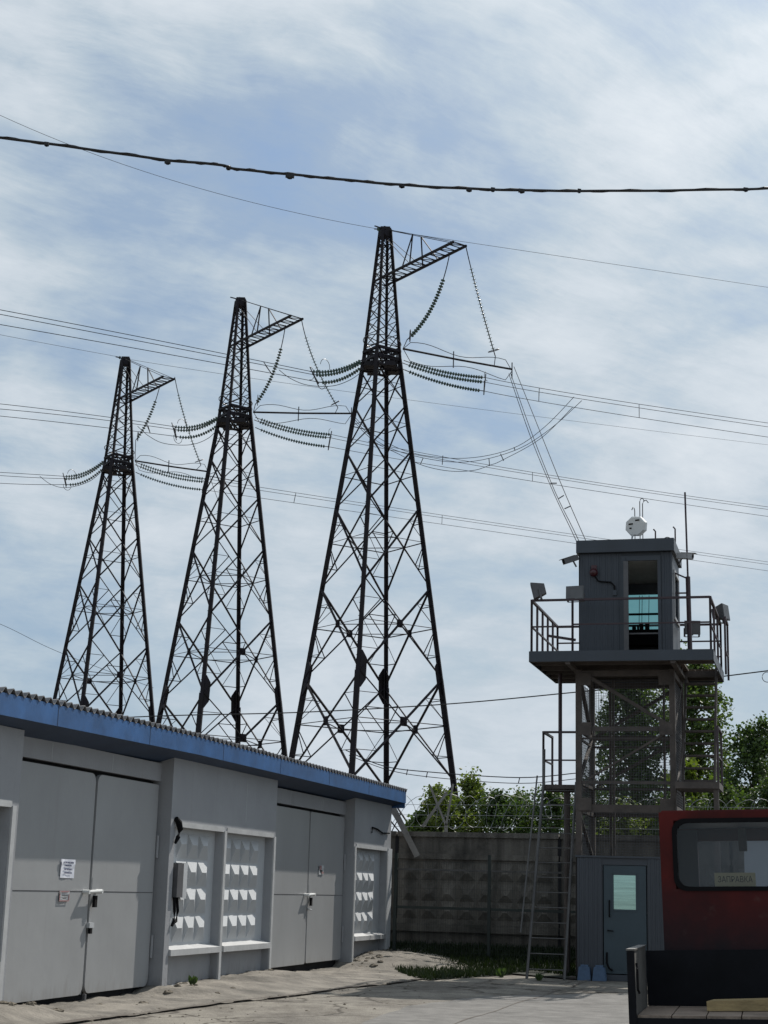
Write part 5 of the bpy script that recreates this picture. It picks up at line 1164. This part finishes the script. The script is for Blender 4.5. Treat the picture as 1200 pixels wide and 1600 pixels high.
# front with windshield opening and bonnet
cab.box(CW0 + .05, CW1 - .05, CD, CD + .05, -.1, .66); cab.box(CW0 + .05, CW1 - .05, CD, CD + .05, 1.10, CHT); cab.box(CW0 + .05, CW0 + .20, CD, CD + .05, .66, 1.10); cab.box(CW1 - .20, CW1 - .05, CD, CD + .05, .66, 1.10)
cab.box(CW0 + .1, CW1 - .1, CD + .06, CD + .75, -.3, .40)
cabo = cab.build('cab', red_black_below(), tk)
rfv = KB(); rfv.hexa([(CW0, .002, CHT - .02), (CW1, .002, CHT - .02), (CW1, CD + .08, CHT - .05), (CW0, CD + .08, CHT - .05), (CW0 + .02, .01, CHT + .012), (CW1 - .02, .01, CHT + .012), (CW1 - .05, CD - .05, CHT - .02), (CW0 + .05, CD - .05, CHT - .02)])
rfv.build('cab_roof', 'red', tk)
def rrect(r0, r1, z0, z1, R, n=6):
    pts = []
    for (cx_, cz_, a0) in [(r0 + R, z0 + R, pi), (r1 - R, z0 + R, 1.5 * pi), (r1 - R, z1 - R, 0), (r0 + R, z1 - R, .5 * pi)]:
        for k in range(n + 1): a = a0 + k * pi / 2 / n; pts.append((cx_ + R * cos(a), cz_ + R * sin(a)))
    return pts
# corner fillers (body) + rubber gasket
po = rrect(W0 - .012, W1 + .012, WZ0 - .012, WZ1 + .012, .085); pi_ = rrect(W0 + .016, W1 - .016, WZ0 + .016, WZ1 - .016, .075); n = len(po); mb = KB()
mb.add([(p[0], -.012, p[1]) for p in po] + [(p[0], -.012, p[1]) for p in pi_] + [(p[0], .06, p[1]) for p in po] + [(p[0], .06, p[1]) for p in pi_],
       [f_ for i in range(n) for j in ((i + 1) % n,) for f_ in ((i, j, n + j, n + i), (2 * n + i, 3 * n + i, 3 * n + j, 2 * n + j), (i, 2 * n + i, 2 * n + j, j), (n + i, n + j, 3 * n + j, 3 * n + i))])
mb.build('window_gasket', 'black', cabo)
mb = KB(); mb.add([(p[0], .02, p[1]) for p in pi_] + [(p[0], .026, p[1]) for p in pi_], [tuple(range(n)), tuple(range(2 * n - 1, n - 1, -1))]); mb.build('rear_window', 'cabglass', tk)
mb = KB()
for (cx_, cz_) in [(W0, WZ0), (W0, WZ1), (W1, WZ0), (W1, WZ1)]:
    sx = 1 if cx_ == W0 else -1; sz_ = 1 if cz_ == WZ0 else -1
    mb.add([(cx_, .03, cz_), (cx_ + sx * .075, .03, cz_), (cx_ + sx * .025, .03, cz_ + sz_ * .025), (cx_, .03, cz_ + sz_ * .075)], [(0, 1, 2, 3)])
mb.build('window_corner', 'red', cabo)
KB().box(CW0 + .20, CW1 - .20, CD + .01, CD + .016, .66, 1.10).build('windshield', 'cabglass', tk)
KB().box(CW0 + .02, CW0 + .026, .16, CD - .08, .70, 1.17).build('side_glass', 'cabglass', tk)
KB().box(CW1 - .026, CW1 - .02, .16, CD - .08, .70, 1.17).build('side_glass', 'cabglass', tk)
mb = KB(); mb.box(CW0 + .06, CW1 - .06, .06, CD - .01, 1.19, 1.235); mb.build('headliner', 'seat', tk)
# lining strip under the roof, sun visor, mirror, dashboard, seat, steering wheel
KB().box(1.12, 1.55, CD - .12, CD - .10, 1.02, 1.18).build('sun_visor', 'deckwood', tk)
mb = KB(); mb.box(.62, .68, CD - .20, CD - .17, 1.02, 1.19); mb.build('mirror', 'wtsteel', tk)
mb = KB(); mb.box(CW0 + .06, CW1 - .06, CD - .35, CD - .01, .45, .67); mb.build('dashboard', 'seat', tk)
mb = KB(); mb.box(CW0 + .1, CW1 - .1, .08, .2, .0, .62); mb.box(CW0 + .1, CW1 - .1, .2, .62, -.02, .2); mb.build('seat', 'seat', tk)
mb = KB(); mb.ring((1.45, CD - .45, .62), (0, -1, .5), .19, .014, 22); mb.tube([(1.45, CD - .45, .62), (1.45, CD - .2, .5)], .02, 6); mb.build('steering_wheel', 'black', tk)
mb = KB(); mb.box(CW0 + .06, CW0 + .20, CD - .05, CD - .005, .5, 1.18); mb.build('pillar_lining', 'seat', tk)
# bed
BL = -.95
for (i, r0) in enumerate([x * .19 for x in range(10)]): pass
mb = KB()
for i in range(10): r0 = -.0 + i * .205; mb.box(r0 + .004, r0 + .201, BL, -.002, -.035 + (.004 if i % 3 == 1 else 0), 0)
mb.build('bed_floor', 'bedwood', tk)
KB().box(-.02, 2.07, BL - .03, BL - .001, -.11, -.015).build('rear_sill', 'blackpaint', tk)
for r0, sgn in ((-.045, 1), (2.05, -1)):
    mb = KB(); mb.box(r0, r0 + .042, BL - .01, -.001, -.06, .375); 
    sb = mb.build('side_board', 'greyboard', tk)
    KB().box(r0 - .002, r0 + .044, BL - .035, BL - .011, -.12, .372).build('board_end_cap', 'blackpaint', sb)
    KB().box(r0 - .006, r0 + .048, BL - .03, 0, .376, .386).build('top_strip', 'greyboard', sb)
KB().tube([(.01, BL - .02, .30), (.015, BL - .05, .27), (.015, BL - .05, .15), (.02, BL - .02, .13)], .008, 6).build('latch', 'black', tk)
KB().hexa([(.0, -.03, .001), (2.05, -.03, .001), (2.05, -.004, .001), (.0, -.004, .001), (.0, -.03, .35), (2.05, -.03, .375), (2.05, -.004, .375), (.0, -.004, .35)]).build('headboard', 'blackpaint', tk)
mb = KB(); mb.box(.25, .35, BL, 2.0, -.30, -.12); mb.box(1.70, 1.80, BL, 2.0, -.30, -.12); mb.build('chassis', 'blackpaint', tk)
for (r0, f0) in ((.05, -.35), (1.75, -.35), (.1, 1.6), (1.72, 1.6)):
    mb = KB(); mb.lathe((r0, f0, -.58), (1, 0, 0), [(0, .2), (0, .36), (.03, .38), (.19, .38), (.22, .36), (.22, .2)], 28); wh = mb.build('wheel', 'tyre', tk, smooth=False)
    KB().lathe((r0 + .02, f0, -.58), (1, 0, 0), [(0, 0), (0, .2), (.18, .2), (.18, 0)], 20).build('rim', 'midgrey', wh)
# paper sign in the truck glass, timber on the bed
sg_ = thing('paper_sign', TX((.62, CD - .08, .67)), 'small yellowish paper sign with black capitals leaning in the truck glass', 'sign')
KB().box(.468, .735, .034, .037, WZ0 + .0165, WZ0 + .105).build('card', 'yellowpaper', sg_)
text('ЗАПРАВКА', .055, 'blackink', 'lettering', sg_, TX((.602, .0325, WZ0 + .060)), er2, eu, w=.225)
tb = KB(); tb.hexa([(.40, -.56, .004), (1.9, -.20, .004), (1.9, -.08, .004), (.44, -.40, .004), (.40, -.56, .062), (1.9, -.20, .10), (1.9, -.08, .10), (.44, -.40, .066)])
tag(tb.build('timber_beam', 'freshwood', origin=TX((.4, -.6, 0))), 'rough yellowish timber beam lying on the truck bed against the cab', 'timber')

for o in bpy.data.objects:
    if '_o' in o: del o['_o']
